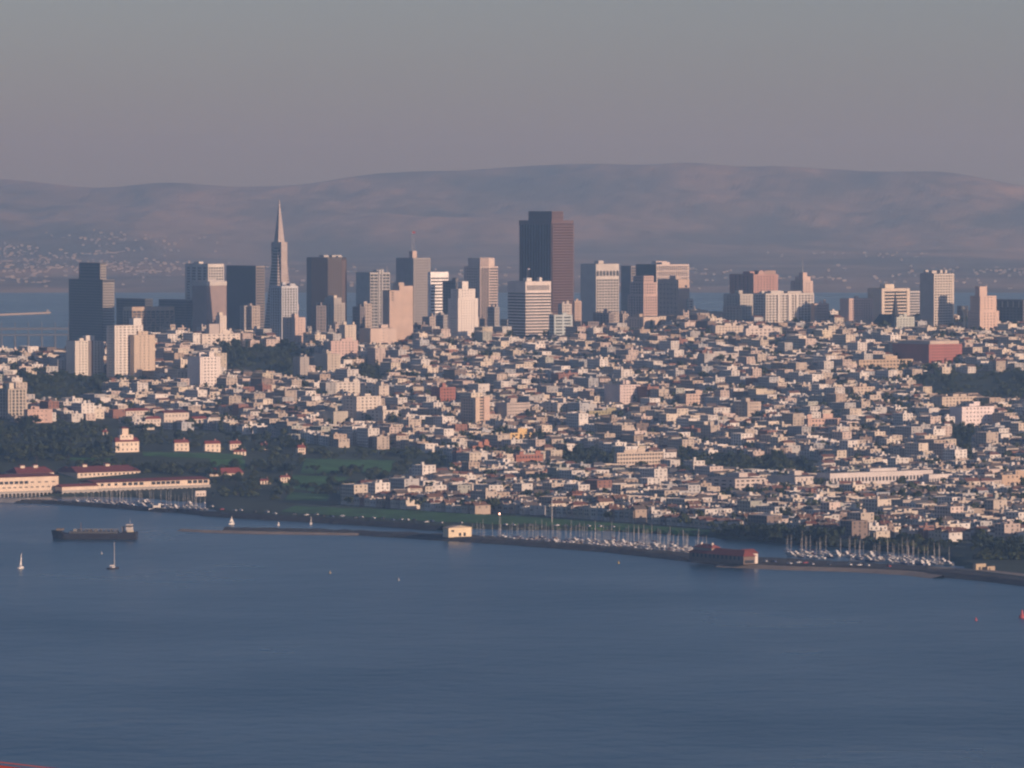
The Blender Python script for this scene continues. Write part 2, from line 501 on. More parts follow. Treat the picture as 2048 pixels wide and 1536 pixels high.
# --- the far left of the skyline
b = shell('stepped_office_tower', 'dark stepped tower with striped sunny side, leftmost of the skyline towers', 'tower', 137, 205, 229, 559, 8450, 'downtown towers')
storeys(b, (.16, .16, .165), 0, None, 3.9, .5, z0=0, Lw=b.Lw, Ln=b.Ln, glass=DG, d=.5)
for i in range(int(b.H / 3.9)):
    bx('sunlit_spandrel', b.root, .3, b.Lw - .3, -.35, .2, i * 3.9 + .03, i * 3.9 + 1.7, FAC, STONE)
h2 = at_y(200, 526, 8450)[1] - b.z0 - b.H
storeys(b, (.17, .17, .175), 0, None, 3.9, .5, x0=.5, y0=8, Lw=b.Lw * .55, Ln=b.Ln * .62, z0=b.H + .2, H=h2, glass=DG)
for i in range(int(h2 / 3.9)):
    bx('sunlit_spandrel', b.root, .8, b.Lw * .55, 7.65, 8.2, b.H + i * 3.9 + .25, b.H + i * 3.9 + 1.9, FAC, STONE)
b = T('office_slab', 'low dark slab right of the leftmost stepped tower', 232, 290, 306, 598, 8500, (.11, .12, .13), 0, None, bits=0)
b = T('office_slab', 'wide dark slab behind and left of the plain grey-topped tower', 317, 372, 398, 600, 8480, (.12, .125, .135), 0, None, bits=0)
# X-braced block
b = shell('braced_office_block', 'tan office block with exposed diagonal steel bracing', 'office block', 246, 264, 349, 614, 8350, 'downtown towers')
storeys(b, TAN, 9, 3, 3.9, .25, .12, top=6, d=.8)
for k in range(3):
    w_ = b.Lw / 3
    for j in range(4):
        z = j * (b.H - 8) / 4; hh = (b.H - 8) / 4
        for s in (0, 1):
            m = MB(); x0_, x1_ = (0, w_) if s == 0 else (w_, 0)
            m.hexa([(x0_ - .5, -.5 - .04 * s, 0), (x0_ + .5, -.5 - .04 * s, 0), (x0_ + .5, .1, 0), (x0_ - .5, .1, 0), (x1_ - .5, -.5 - .04 * s, hh), (x1_ + .5, -.5 - .04 * s, hh), (x1_ + .5, .1, hh), (x1_ - .5, .1, hh)])
            ob('brace', m.mesh('brace', FAC), b.root, (k * w_, 0, z), TAN)
b = T('white_grid_tower', 'white tower with square window grid and a small roof house, left of the dark block', 370, 416, 448, 528, 8550, (.70, .66, .60), 6, 4, 4.0, .38, .3, top=5)
b = shell('grey_topped_tower', 'plain mauve tower with pale cap and shaded left side in front of white grid tower', 'tower', 385, 413, 453, 563, 8300, 'downtown towers')
plain(b, (.34, .27, .25)); bx('cap', b.root, -.3, b.Lw + .3, -.3, b.Ln + .3, b.H - 6, b.H + .3, FAC, (.6, .56, .52)); roofbits(b, 4, (.62, .58, .54), 4, z=b.H + .3)
b = T('dark_banded_tower', 'broad dark tower with a striped sunny edge, just left of the pyramid', 453, 512, 530, 532, 8380, (.30, .27, .25), 0, 0, 3.9, .45, bits=0, glass=DG)
bx('north_shade_panel', b.root, -.3, .0, .2, b.Ln, 0, b.H + .2, PLAIN, (.055, .058, .065))  # shade of the unlit north side put into a near-black panel

# --- the pyramid
PY = 8200.0
px_, pz_ = at_y(558.5, 400, PY)
pr = thing('pyramid_tower', 'tall slender white pyramid skyscraper tapering to a needle point', 'skyscraper', (px_, PY, 5.0), GA, 'downtown towers')
PH = pz_ - 5.0; PB = 22.5
def phalf(z): return PB * (1 - z / PH) + .25
def pfr(z0, z1, g): 
    m = MB(); a, c = phalf(z0) + g, phalf(z1) + g
    m.hexa([(-a, -a, z0), (a, -a, z0), (a, a, z0), (-a, a, z0), (-c, -c, z1), (c, -c, z1), (c, c, z1), (-c, c, z1)]); return m
PQ = (.46, .40, .37)
ob('glazing', pfr(0, PH * .74, -.5).mesh('glazing', GLASS), pr)
nf = 46; zf = PH * .74 / nf
for i in range(nf): ob('floor_band', pfr(i * zf, i * zf + zf * .58, 0).mesh('floor_band', FAC), pr, color=PQ)
ob('spire', pfr(PH * .74, PH, 0).mesh('spire', FAC), pr, color=PQ)
zt_ = at_y(558, 484, PY)[1] - 5
for s in (-1, 1):
    m = MB(); hw = 5.2; o = 12.6; zb = zt_ * .42
    y0, y1 = (-o, -1) if s < 0 else (1, o)
    m.box(-hw, hw, y0, y1, zb, zt_); wg = ob('wing', m.mesh('wing', FAC), pr, color=PQ)
    m = MB()
    for k in range(12):
        z = zb + 6 + k * (zt_ - zb - 10) / 12
        m.box(-hw - .1, -hw + .1, y0 + 2, y1 - 2, z, z + 2.2)
    o_ = ob('wing_window', m.mesh('wing_window', GLASS), wg); o_['kind'] = 'stuff'
FOOT.append((px_, PY, 40, 265))

b = T('ribbed_white_tower', 'blue-white apartment tower with vertical ribs in front of the pyramid', 540, 563, 596, 572, 7420, (.60, .61, .62), 6, 5, 3.3, .3, .42, top=3, bits=3, cat='apartment tower')
b = T('slim_apartment_tower', 'slim pink apartment tower with shaded left side below the pyramid', 565, 590, 611, 635, 7260, PINK, 4, 4, 3.2, .62, .62, bits=2, cat='apartment tower', group='hilltop apartment towers')
# faceted dark tower
b = shell('faceted_dark_tower', 'big dark faceted tower with a brown right side, right of the pyramid', 'tower', 606, 643, 706, 516, 8350, 'downtown towers')
L = b.Lw; N = b.Ln
pol = [(0, N * .55), (L * .2, 0), (L * .62, -N * .05), (L, N * .35), (L, N), (L * .2, N * 1.15)]
m = MB(); m.prism(pol, 0, b.H); ob('curtain_wall', m.mesh('curtain_wall', PLAIN), b.root, color=(.085, .07, .066))
m = MB(); m.prism([(x * .96 + L * .02, y * .96 + N * .02) for x, y in pol], b.H, b.H + .8); ob('roof', m.mesh('roof', ROOF), b.root, color=(.08, .08, .08))
for i in range(8):
    t = (i + .5) / 8; x = L * (.62 + .38 * t); y = N * (-.05 + .4 * t)
    bx('mullion', b.root, x - .4, x + .4, y - .5, y + .3, 0, b.H - 3, PLAIN, (.14, .10, .09))
for i in range(6):
    t = (i + .5) / 6; x = L * (.2 + .42 * t); y = N * (-.05 * t)
    bx('mullion', b.root, x - .3, x + .3, y - .4, y + .3, 0, b.H - 3, PLAIN, (.11, .09, .085))
roofbits(b, 3, (.5, .48, .45), 3)
b = T('dark_hillside_tower', 'dark apartment tower with sunlit notched crown in front of faceted tower', 632, 668, 690, 606, 7650, STONE, 4, 6, 3.4, .55, .5, bits=0, cat='apartment tower')
bx('crown', b.root, 2, b.Lw * .8, 3, b.Ln * .6, b.H, b.H + 7, FAC, STONE); bx('crown_step', b.root, 4, b.Lw * .5, 6, b.Ln * .5, b.H + 7, b.H + 10, FAC, CREAM)
b = T('column_front_tower', 'dark tower with pale balconies and tall vertical fins, middle left of skyline', 712, 740, 780, 545, 7900, (.50, .49, .46), 5, 0, 4.2, .36, .14, bits=2, glass=DG)
for k in (.42, .56): bx('fin', b.root, b.Lw * k, b.Lw * k + 2.2, -1.2, .1, 0, b.H + 4, FAC, GREY)
b = shell('blank_tan_slab', 'tall blank tan slab with a stepped top', 'tower', 765, 779, 826, 581, 7330, 'hilltop apartment towers')
plain(b, (.55, .42, .34)); bx('upper_wall', b.root, b.Lw * .42, b.Lw, 0.02, b.Ln, b.H + .02, b.H + 5.6, FAC, (.56, .43, .35)); bx('stair_head', b.root, b.Lw * .43, b.Lw * .66, 2, b.Ln - 2, b.H + 5.6, b.H + 10, FAC, (.5, .4, .33))
windows(b, 'W', 1, 4, 2, 8, b.H - 14, b.H - 1, 3.5, 1.2)
# dotted grey tower with antenna and flag
b = T('antenna_tower', 'grey tower with dotted windows and a roof antenna with a flag', 792, 827, 861, 516, 8300, (.36, .34, .33), 8, 0, 3.9, .52, .52, bits=1)
bx('antenna_base', b.root, b.Lw * .05, b.Lw * .3, b.Ln * .1, b.Ln * .3, b.H, b.H + 10, FAC, PINK)
mast(b, 'antenna', b.Lw * .12, b.Ln * .2, b.H + 10, 30, .6); mast(b, 'antenna', b.Lw * .24, b.Ln * .2, b.H + 10, 22, .5)
m = MB(); m.box(0, 6, -.1, .1, 0, 3.4); ob('flag', m.mesh('flag', PLAIN), b.root, (b.Lw * .12, b.Ln * .2, b.H + 35), (.22, .05, .06))
b = T('bright_striped_tower', 'dazzling white tower with horizontal dark window stripes', 856, 861, 897, 544, 8000, (.98, .95, .92), 0, 0, 4.4, .58, top=8, bits=0, d=.4)  # sun reflected off the windows is put into the near-white band colour
b = T('shaded_office_block', 'dark office block between bright striped tower and white stepped tower', 885, 912, 930, 562, 7950, (.2, .19, .19), 5, 5, 3.9, .4, .3, bits=2)
# white stepped apartment tower
b = T('white_stepped_tower', 'white apartment tower with stepped shoulders and a central turret', 896, 916, 956, 597, 7380, (.78, .72, .66), 8, 5, 3.1, .66, .62, bits=0, cat='apartment tower', group='hilltop apartment towers')
hs = at_y(916, 578, 7380)[1] - b.z0 - b.H
storeys(b, (.78, .72, .66), 6, 4, 3.1, .66, .62, x0=2.2, y0=2.2, Lw=b.Lw - 5, Ln=b.Ln - 5, z0=b.H, H=hs)
bx('turret', b.root, b.Lw * .28, b.Lw * .58, 3, b.Ln * .6, b.H + hs, b.H + hs + 9.5, FAC, (.78, .72, .66)); mast(b, 'antenna', 5, 8, b.H + hs, 9, .3)
# stepped tower with ribbed middle
b = T('ribbed_stepped_tower', 'pale pink stepped tower with dark vertical ribs in its middle', 928, 960, 996, 533, 8250, (.66, .55, .49), 0, 7, 3.9, .5, .5, bits=0)
hs = at_y(960, 516, 8250)[1] - b.z0 - b.H
bx('crown', b.root, 1.5, b.Lw * .85, 2, b.Ln * .8, b.H + .1, b.H + hs, FAC, (.66, .55, .49))
bx('recess', b.root, 1.0, b.Lw * .5, -.25, .1, 10, b.H - 2, GLASS)
for i in range(5): bx('rib', b.root, 1.2 + i * (b.Lw * .5 - 2.4) / 4, 2.2 + i * (b.Lw * .5 - 2.4) / 4, -.7, .05, 10, b.H + hs + 1, FAC, (.66, .55, .49))

# --- the tall dark brown tower
b = shell('dark_brown_skyscraper', 'tall massive dark brown skyscraper with serrated bays and a raised top', 'skyscraper', 1038, 1103, 1147, 441, 8280, 'downtown towers')
GR = (.15, .098, .09)
storeys(b, GR, 0, None, 3.9, .42, glass=BG, top=8, d=.6, roof=(.07, .06, .06))
for i in range(9):
    w_ = b.Lw / 9
    m = MB(); m.prism([(0, .1), (w_ * .5, -2.2), (w_ * .62, .1)], 0, b.H - 4)
    ob('bay', m.mesh('bay', FAC), b.root, (i * w_ + .3, 0, 0), GR)
for i in range(int(b.H / 3.9) - 1):
    bx('sill_band', b.root, .2, b.Lw - .2, -2.35, .05, 1 + i * 3.9, 2.5 + i * 3.9, FAC, (.185, .12, .108))
for i in range(12):
    s = b.Ln / 12
    bx('pier', b.root, -.9, .1, i * s + .3, i * s + s * .45, 0, b.H - 6, FAC, (.09, .06, .056))
ht = at_y(1103, 423, 8280)[1] - b.z0
storeys(b, GR, 9, 8, 3.9, .5, .5, x0=1.5, y0=1.2, Lw=b.Lw * .52, Ln=b.Ln * .72, z0=b.H + .2, H=ht - b.H, glass=BG, roof=(.07, .06, .06))
# white banded hilltop hotel tower
b = T('banded_hotel_tower', 'white tower striped by rows of windows with a colonnaded top and roof flag', 1015, 1051, 1102, 563, 7480, (.74, .66, .60), 0, None, 3.7, .5, top=15, bits=0, cat='hotel tower', group='hilltop apartment towers')
for i in range(14): bx('window', b.root, b.Lw * (.06 + i * .064), b.Lw * (.06 + i * .064) + b.Lw * .036, -.1, .1, b.H - 11.5, b.H - 5, GLASS)
bx('pavilion', b.root, b.Lw * .1, b.Lw * .3, 3, 11, b.H, b.H + 4.5, FAC, WHITE); mast(b, 'flagpole', b.Lw * .2, 6, b.H + 4.5, 13, .25)
bx('pavilion', b.root, b.Lw * .6, b.Lw * .7, 3, 9, b.H, b.H + 5, FAC, WHITE)
m = MB(); m.box(0, 3.4, -.06, .06, 0, 2); ob('flag', m.mesh('flag', PLAIN), b.root, (b.Lw * .2, 6, b.H + 15), (.3, .3, .36))
b = T('teal_panel_block', 'small pale green panelled block below the dark brown skyscraper', 1098, 1108, 1145, 630, 7400, (.50, .56, .55), 2, 2, 3.8, .55, .2, bits=1, cat='apartment block', group='hilltop apartment towers')
b = T('narrow_tan_tower', 'narrow tan stepped tower right of the dark brown skyscraper', 1146, 1149, 1163, 602, 7800, (.55, .42, .34), 4, 2, 3.6, .55, .5, bits=1)
b = T('arcaded_office_tower', 'grey office tower with an arcade of tall windows near its top', 1161, 1192, 1238, 528, 8150, (.60, .56, .51), 8, 0, 3.9, .42, .2, top=22, bits=1)
for i in range(7):
    s = b.Lw / 7; m = MB(); r = s * .36
    m.prism([(-r, 0), (r, 0), (r, 5.5)] + [(r * math.cos(a), 5.5 + r * math.sin(a)) for a in (.5, 1, 1.57, 2.1, 2.6)] + [(-r, 5.5)], -.15, .05)
    o_ = ob('arched_window', m.mesh('arched_window', GLASS), b.root, (s * (i + .5), -.02, b.H - 17)); o_.rotation_euler = (R(90), 0, 0)
b = T('shaded_mid_block', 'dark low block with a lit corner below the arcaded tower', 1186, 1218, 1228, 626, 7650, (.3, .26, .24), 3, 5, 3.5, .5, .4, bits=1, cat='office block')
b = T('grey_back_tower', 'dim grey tower behind the pink stepped tower', 1242, 1262, 1274, 532, 8600, (.3, .27, .26), 0, 0, 4, .5, bits=0)
b = T('pinstriped_tower', 'wide tower with closely spaced white vertical stripes and dark left side', 1272, 1313, 1378, 529, 8450, (.70, .60, .54), 17, 0, 8, .12, .46, top=2, bits=3, d=.9)
bx('left_shade_panel', b.root, -.5, -.1, .2, b.Ln, 0, b.H, PLAIN, (.07, .072, .08))  # left-face shade put into a near-black panel over the paler wall
b = T('pink_stepped_tower', 'pink stepped stone tower with columns of dark windows', 1255, 1287, 1318, 590, 8000, (.60, .44, .38), 7, 6, 3.6, .45, .45, bits=0)
zz = b.H
for k, (fx, fy, vt) in enumerate(((.9, .9, 565), (.7, .7, 552))):
    h_ = at_y(1287, vt, 8000)[1] - b.z0 - zz
    storeys(b, (.60, .44, .38), 5, 5, 3.6, .45, .45, x0=.8 + k * 1.2, y0=.8 + k * 1.4, Lw=b.Lw * fx - 1.5, Ln=b.Ln * fy - 1.5, z0=zz, H=h_); zz += h_
b = shell('blank_tan_tower', 'blank tan walled tower with a deep shaded left side', 'tower', 1315, 1357, 1379, 559, 7900, 'downtown towers')
plain(b, (.54, .42, .34)); bx('lift_house', b.root, 3, b.Lw * .6, 10, b.Ln * .5, b.H, b.H + 5, FAC, (.54, .44, .37)); windows(b, 'W', 1, 1, 8, 18, b.H - 12, b.H - 7, 4, 3)
windows(b, 'N', 5, 14, 3, b.Ln - 3, 5, b.H - 4, 2, 1.8)
b = shell('blank_cream_block', 'blank cream box of a building under the pink stepped tower', 'building', 1255, 1287, 1318, 634, 7500, 'hilltop apartment towers')
plain(b, (.66, .54, .44)); windows(b, 'N', 5, 5, 3, b.Ln - 3, 4, b.H - 3, 2, 1.6); roofbits(b, 9, TAN, 2)
b = T('small_white_block', 'small white balconied block at the right foot of the blank tan tower', 1374, 1378, 1387, 598, 7900, WHITE, 1, 1, 3.6, .5, .2, bits=0, cat='apartment block')

# --- hotels and apartments on the right-hand hill
HT = 'right-hand hill towers'
b = T('arched_gable_hotel', 'red-brown hotel tower with an arched gable on its roof', 1459, 1507, 1556, 549, 7800, (.46, .29, .25), 8, 6, 3.4, .6, .6, bits=2, cat='hotel tower', group=HT)
m = MB(); r = 5.5; m.prism([(-r, 0), (r, 0)] + [(r * math.cos(a), r * math.sin(a)) for a in (.4, .8, 1.2, 1.57, 1.95, 2.35, 2.75)], -1.2, 1.2)
o_ = ob('gable', m.mesh('gable', FAC), b.root, (b.Lw * .32, 1.3, b.H), (.52, .36, .31)); o_.rotation_euler = (R(90), 0, 0)
bx('rear_wing', b.root, b.Lw * .55, b.Lw * 1.02, 6, b.Ln * .6, 20, b.H + 5, FAC, (.38, .27, .23))
b = T('grey_hotel', 'grey stone hotel with stepped top left of the wide white apartments', 1447, 1480, 1507, 588, 7560, (.50, .47, .42), 5, 6, 3.5, .58, .58, bits=2, cat='hotel', group=HT)
b = T('low_shaded_hotel', 'low shaded stone block at the left foot of the grey hotel', 1446, 1484, 1488, 612, 7480, (.45, .42, .38), 2, 6, 3.5, .6, .5, bits=0, cat='building', group=HT)
b = T('wide_white_apartments', 'wide pale grey apartment block with many window bays on the ridge', 1506, 1531, 1628, 587, 7450, (.62, .58, .53), 15, 5, 3.2, .46, .36, bits=4, cat='apartment block', group=HT)
for k in (.24, .46, .62): bx('bay', b.root, b.Lw * k, b.Lw * k + 4, -1.6, .1, 0, b.H - 2, FAC, (.66, .62, .57))
b = T('antenna_hotel_tower', 'pink tower with a stepped crown and tall thin antenna', 1581, 1606, 1626, 562, 7600, (.60, .48, .42), 4, 5, 3.4, .6, .6, bits=0, cat='hotel tower', group=HT)
bx('crown', b.root, 1.5, b.Lw * .85, 2, b.Ln * .7, b.H, b.H + 6, FAC, PINK); bx('crown_step', b.root, 3, b.Lw * .6, 4, b.Ln * .5, b.H + 6, b.H + 11, FAC, PINK); mast(b, 'antenna', 6, 8, b.H + 11, 20, .4)
b = T('low_pink_apartments', 'low pink apartment block right of the wide pale grey one', 1622, 1629, 1658, 607, 7460, PINK, 6, 2, 3.2, .58, .5, bits=2, cat='apartment block', group=HT)
b = T('pink_grid_apartments', 'pink apartment block with a regular window grid, left of the church spire', 1680, 1698, 1746, 597, 7420, (.64, .49, .43), 10, 0, 3.1, .55, .5, bits=1, cat='apartment block', group=HT)
b = T('framed_hospital_block', 'cream framed block with inset window bands behind the church spire', 1735, 1763, 1819, 577, 7560, (.64, .55, .45), 0, 0, 4, .45, top=4, bits=0, cat='building', group=HT)
for k in (0, .9): bx('frame_post', b.root, b.Lw * k, b.Lw * k + b.Lw * .1, -.6, .1, 0, b.H, FAC, (.66, .57, .47))
bx('penthouse', b.root, b.Lw * .2, b.Lw * .52, 4, b.Ln * .5, b.H, b.H + 5.5, FAC, CREAM)
# church
b = shell('spired_church', 'dark slate-roofed church with a thin pointed spire', 'church', 1748, 1790, 1812, 645, 7330, HT)
bx('nave_wall', b.root, 0, b.Lw, 0, b.Ln, 0, b.H, FAC, (.24, .22, .21))
m = MB(); m.gable(0, b.Lw, 0, b.Ln, b.H, 10, 'y'); ob('roof', m.mesh('roof', ROOF), b.root, color=(.07, .075, .085))
bx('spire_tower', b.root, -1.5, 5.5, -1.5, 5.5, 0, b.H + 6, FAC, (.2, .19, .19))
m = MB(); m.frustum(2, 2, b.H + 6, 4.6, at_y(1788, 583, 7330)[1] - b.z0, .15, 8); ob('spire', m.mesh('spire', ROOF), b.root, color=(.06, .065, .075))
b = T('pale_green_apartments', 'pale grey-green apartments just right of the church spire', 1788, 1793, 1829, 634, 7310, (.52, .55, .50), 6, 2, 3.1, .6, .5, bits=2, cat='apartment block', group=HT)
b = T('banded_grey_block', 'grey block with horizontal bands left of the round-cornered tower', 1816, 1819, 1840, 582, 7640, (.52, .50, .48), 0, 0, 3.4, .55, bits=0, cat='apartment block', group=HT)
# round cornered balcony tower
b = shell('balcony_tower', 'tall white apartment tower with rounded corner and balconies on every floor', 'apartment tower', 1840, 1868, 1917, 547, 7340, HT)
def rounded(L, N, r, n=6):
    p = [(0, N), (0, 0)]
    p += [(L - r + r * math.sin(i * math.pi / 2 / n), r - r * math.cos(i * math.pi / 2 / n)) for i in range(n + 1)]
    return p + [(L, N)]
m = MB(); m.prism([(x * .97 + .5, y * .97 + .5) for x, y in rounded(b.Lw, b.Ln, b.Lw * .4)], 0, b.H - .5); ob('glazing', m.mesh('glazing', GLASS), b.root)
m = MB(); m.prism(rounded(b.Lw, b.Ln, b.Lw * .4), 0, 1.75); rm = m.mesh('balcony', FAC)
nfl = int(b.H / 3.25)
for i in range(nfl): ob('balcony', rm, b.root, (0, 0, i * b.H / nfl + .8), (.68, .61, .53))
for i in range(9):
    x = b.Lw * i / 9.0; y = 0 if x < b.Lw * .6 else b.Lw * .4 - math.sqrt(max(0, (b.Lw * .4) ** 2 - (x - b.Lw * .6) ** 2))
    bx('fin', b.root, x, x + 1.3, y - .1, y + 1.2, 0, b.H, FAC, (.66, .60, .52))
bx('side_wall', b.root, -.1, .4, .1, b.Ln, 0, b.H, FAC, (.5, .46, .42)); roofbits(b, 21, (.62, .56, .5), 6, big=.7)
b = T('dark_slab', 'dark narrow slab behind the pale water-tower pole', 1914, 1934, 1937, 612, 7500, (.2, .19, .19), 0, 3, 3.4, .5, bits=0, cat='building', group=HT)
b = shell('water_tower_pole', 'pale slender tower with a bulbous head beside the round-cornered tower', 'tower', 1927, 1929, 1932, 618, 7320, HT)
m = MB(); m.frustum(1, 1, 0, 1.7, b.H, 1.4, 10); ob('shaft', m.mesh('shaft', FAC), b.root, color=CREAM)
m = MB(); m.frustum(1, 1, b.H - 4, 2, b.H, 4.6, 10); m.frustum(1, 1, b.H, 4.6, b.H + 4, 4, 10); ob('head', m.mesh('head', FAC), b.root, color=CREAM)
b = T('stepped_pink_tower', 'stepped peach tower with a square lift house on top near the right edge', 1935, 1960, 1998, 622, 7300, (.68, .51, .42), 6, 6, 3.3, .62, .6, bits=0, cat='apartment tower', group=HT)
h_ = at_y(1960, 592, 7300)[1] - b.z0 - b.H
storeys(b, (.68, .51, .42), 5, 5, 3.3, .62, .6, x0=.6, y0=.6, Lw=b.Lw * .86, Ln=b.Ln * .8, z0=b.H, H=h_)
bx('lift_house', b.root, 1, b.Lw * .42, 2, b.Ln * .45, b.H + h_, b.H + h_ + 12, FAC, (.64, .48, .40))
b = T('dark_ribbed_slab', 'wide dark slab with pale ticks along its top, at the right edge', 1985, 2046, 2075, 600, 7500, (.17, .165, .165), 5, 9, 3.6, .45, .3, bits=0, cat='building', group=HT)
for i in range(5): bx('pale_louvre', b.root, -.3, .1, b.Ln * (.12 + i * .18), b.Ln * (.12 + i * .18) + 1.6, b.H - 10, b.H - 2, FAC, CREAM)

# --- lesser blocks packed between and below the towers
qf = random.Random(77); fill = []
for u in range(335, 1440, 21):
    uu = u + qf.uniform(-9, 9)
    if 1255 < uu < 1350: continue
    if uu < 460 or 535 < uu < 580: vt = qf.uniform(640, 668)
    else: vt = qf.uniform(606, 662)
    fill.append((uu, vt, qf.uniform(7620, 7900) if uu > 700 else qf.uniform(7420, 7700), qf.uniform(8, 17), qf.uniform(9, 22)))
for k, (uu, vt, Yf, wn, ww_) in enumerate(fill):
    c, cn = qf.choice((((.22, .2, .2), 'dark'), ((.5, .43, .37), 'tan'), ((.56, .47, .41), 'pinkish'), ((.4, .38, .36), 'grey'), ((.62, .56, .5), 'cream'), ((.26, .22, .21), 'dark')))
    b = shell('office_block', f'{cn} mid-rise block, {nth(k + 1)} from left of those packed below the skyline towers', 'office block', uu - wn, uu, uu + ww_, vt, Yf, 'mid-rise blocks below the towers')
    FRONT[:] = [f for f in FRONT if f[3] != Yf]
    storeys(b, c, max(2, int(b.Lw / 4)), max(2, int(b.Ln / 4)), 3.7, .5, .45, z0=max(0, b.H - 34), H=min(b.H, 34))
    if b.H > 34: bx('lower_wall', b.root, .1, b.Lw - .1, .1, b.Ln - .1, 0, b.H - 34, FAC, c)
    if qf.random() < .7: roofbits(b, k, c, 2)

# --- mid-size buildings standing out of the houses
MID = 'apartment blocks on the hillside'
def A(name, label, uL, uC, uR, vT, vB, wall, nW, nN, fh=3.1, solid=.6, pierf=.58, bits=2, cat='apartment block', group=MID, top=1.4, roof=GREYROOF):
    x, y, z = ground_px(uC, vB)
    b = shell(name, label, cat, uL, uC, uR, vT, y, group)
    storeys(b, wall, nW, nN, fh, solid, pierf, top=top, roof=roof)
    if bits: roofbits(b, hash_(label), wall, bits)
    return b
b = A('white_balcony_block', 'white tower block with a dark central recess, left of the tallest left-hand block', 132, 150, 207, 682, 750, (.74, .68, .60), 9, 0, 3.1, .6, .55)
bx('recess', b.root, b.Lw * .46, b.Lw * .62, -.25, .2, 0, b.H + .2, PLAIN, (.2, .17, .16)); bx('lift_house', b.root, b.Lw * .42, b.Lw * .72, 2, 10, b.H, b.H + 6, FAC, WHITE)  # recess shade put into a dark panel standing proud of the front
b = A('tall_slab_block', 'tallest white slab block on the left, balconies down its left edge', 213, 229, 286, 651, 760, (.74, .68, .61), 7, 4, 3.1, .6, .5, bits=0)
bx('lift_house', b.root, b.Lw * .7, b.Lw * .98, 2, 12, b.H, b.H + 8, FAC, WHITE)
b = A('beige_slab_block', 'beige tower block with small dark windows in front of the tallest white slab', 228, 268, 310, 670, 762, (.60, .49, .38), 5, 0, 3.1, .66, .72, bits=3)
b = A('white_cube_block', 'white cube-like block with neat rows of windows below the dark wooded summit', 375, 400, 441, 714, 778, (.80, .72, .66), 6, 0, 3.4, .6, .6, bits=2)
b = A('striped_apartment_tower', 'apartment tower with vertical pale and dark stripes at the left edge', -6, 16, 53, 778, 838, (.50, .44, .36), 5, 4, 3.1, .3, .45, bits=0)
bx('lift_house', b.root, b.Lw * .15, b.Lw * .4, 3, 9, b.H, b.H + 6, FAC, CREAM)
b = A('pink_school_block', 'low salmon pink block right of the striped tower at left edge', 48, 55, 105, 819, 846, (.56, .40, .33), 6, 0, 3.8, .7, .75)
b = A('deco_summit_block', 'white art deco apartment block with slim tower on the wooded summit', 394, 404, 482, 668, 692, (.72, .64, .56), 8, 2, 3.2, .62, .58, bits=2)
h_ = 22
storeys(b, (.72, .64, .56), 2, 2, 3.2, .62, .58, x0=b.Lw * .48, y0=2, Lw=b.Lw * .17, Ln=9, z0=b.H, H=h_)
bx('tower_top', b.root, b.Lw * .49, b.Lw * .58, 4, 9, b.H + h_, b.H + h_ + 4, FAC, CREAM); bx('wing', b.root, b.Lw * .22, b.Lw * .48, 3, 10, b.H, b.H + 12, FAC, (.5, .44, .40))
b = A('pink_hill_block', 'pink six-storey apartment block below the blank tan slab', 655, 662, 716, 682, 722, (.64, .48, .42), 8, 2)
b = A('wide_pink_block', 'wide blank-walled pale pink block left of the blank tan slab', 718, 741, 793, 657, 692, (.62, .50, .42), 3, 3, 3.3, .8, .85, bits=1)
b = A('stepped_cream_pair', 'cream stepped block with twin towers behind the pink six-storey block', 678, 690, 712, 650, 690, (.66, .58, .48), 4, 2)
b = A('narrow_beige_tower', 'narrow beige block with shaded left side below the pink six-storey block', 628, 655, 681, 708, 748, (.56, .49, .40), 4, 0)
b = A('small_grey_tower', 'small weathered grey block among the summit trees', 586, 600, 618, 714, 758, (.44, .40, .36), 3, 3)
b = A('white_angular_block', 'white block stepping back, half way up the left hillside', 662, 668, 720, 765, 795, (.68, .62, .54), 6, 1)
b = A('striped_hill_block', 'white mid-rise with dark balcony columns beside two shaded slabs', 684, 713, 762, 793, 846, (.70, .62, .53), 6, 4)
b = A('low_white_block', 'low white block with rows of wide windows in front of the balconied mid-rise', 733, 766, 797, 821, 850, (.70, .64, .56), 4, 4)
b = A('grey_plain_block', 'plain grey block with blank face left of the balconied mid-rise', 641, 667, 696, 823, 852, (.50, .46, .38), 5, 0, 3.1, .8, .8)
b = A('cream_corner_block', 'cream corner block above and right of the balconied mid-rise', 722, 758, 778, 772, 800, (.66, .58, .49), 3, 5)
b = A('red_brick_block', 'red brick apartment block with pale window columns, centre left hillside', 862, 880, 911, 775, 808, (.38, .16, .12), 5, 3, 3.2, .5, .5)
b = A('two_fin_block', 'peach block with two tall blank fins divided by a shaded slot', 921, 951, 978, 797, 852, (.62, .47, .36), 0, 6, 3.1, .5, .5, bits=0)
bx('fin', b.root, -.2, b.Lw * .3, -.5, 5, 0, b.H + 1, FAC, (.66, .52, .40)); bx('fin', b.root, b.Lw * .6, b.Lw + .2, -.9, 6, 0, b.H + 1.6, FAC, (.62, .46, .37))
b = A('long_beige_block', 'long beige banded block right of the peach two-finned block', 990, 1014, 1060, 806, 840, (.54, .46, .40), 9, 0, 3.1, .7, .4)
b = A('white_twin_bay_block', 'white block with bays and shaded left half, centre of the hillside', 1083, 1115, 1141, 806, 833, (.66, .60, .54), 5, 4)
b = A('pale_pink_tower_block', 'pale pink tower block with window grid, standing alone right of centre', 1208, 1240, 1281, 770, 812, (.72, .60, .55), 7, 0)
b = A('olive_low_block', 'low olive green block right of centre below the pale pink tower block', 1172, 1178, 1240, 822, 838, (.40, .36, .22), 10, 0, 3.1, .6, .6, bits=1)
b = A('pink_wide_block', 'wide pinkish block with banded windows on the middle hillside', 1366, 1372, 1422, 788, 816, (.60, .46, .38), 8, 1)
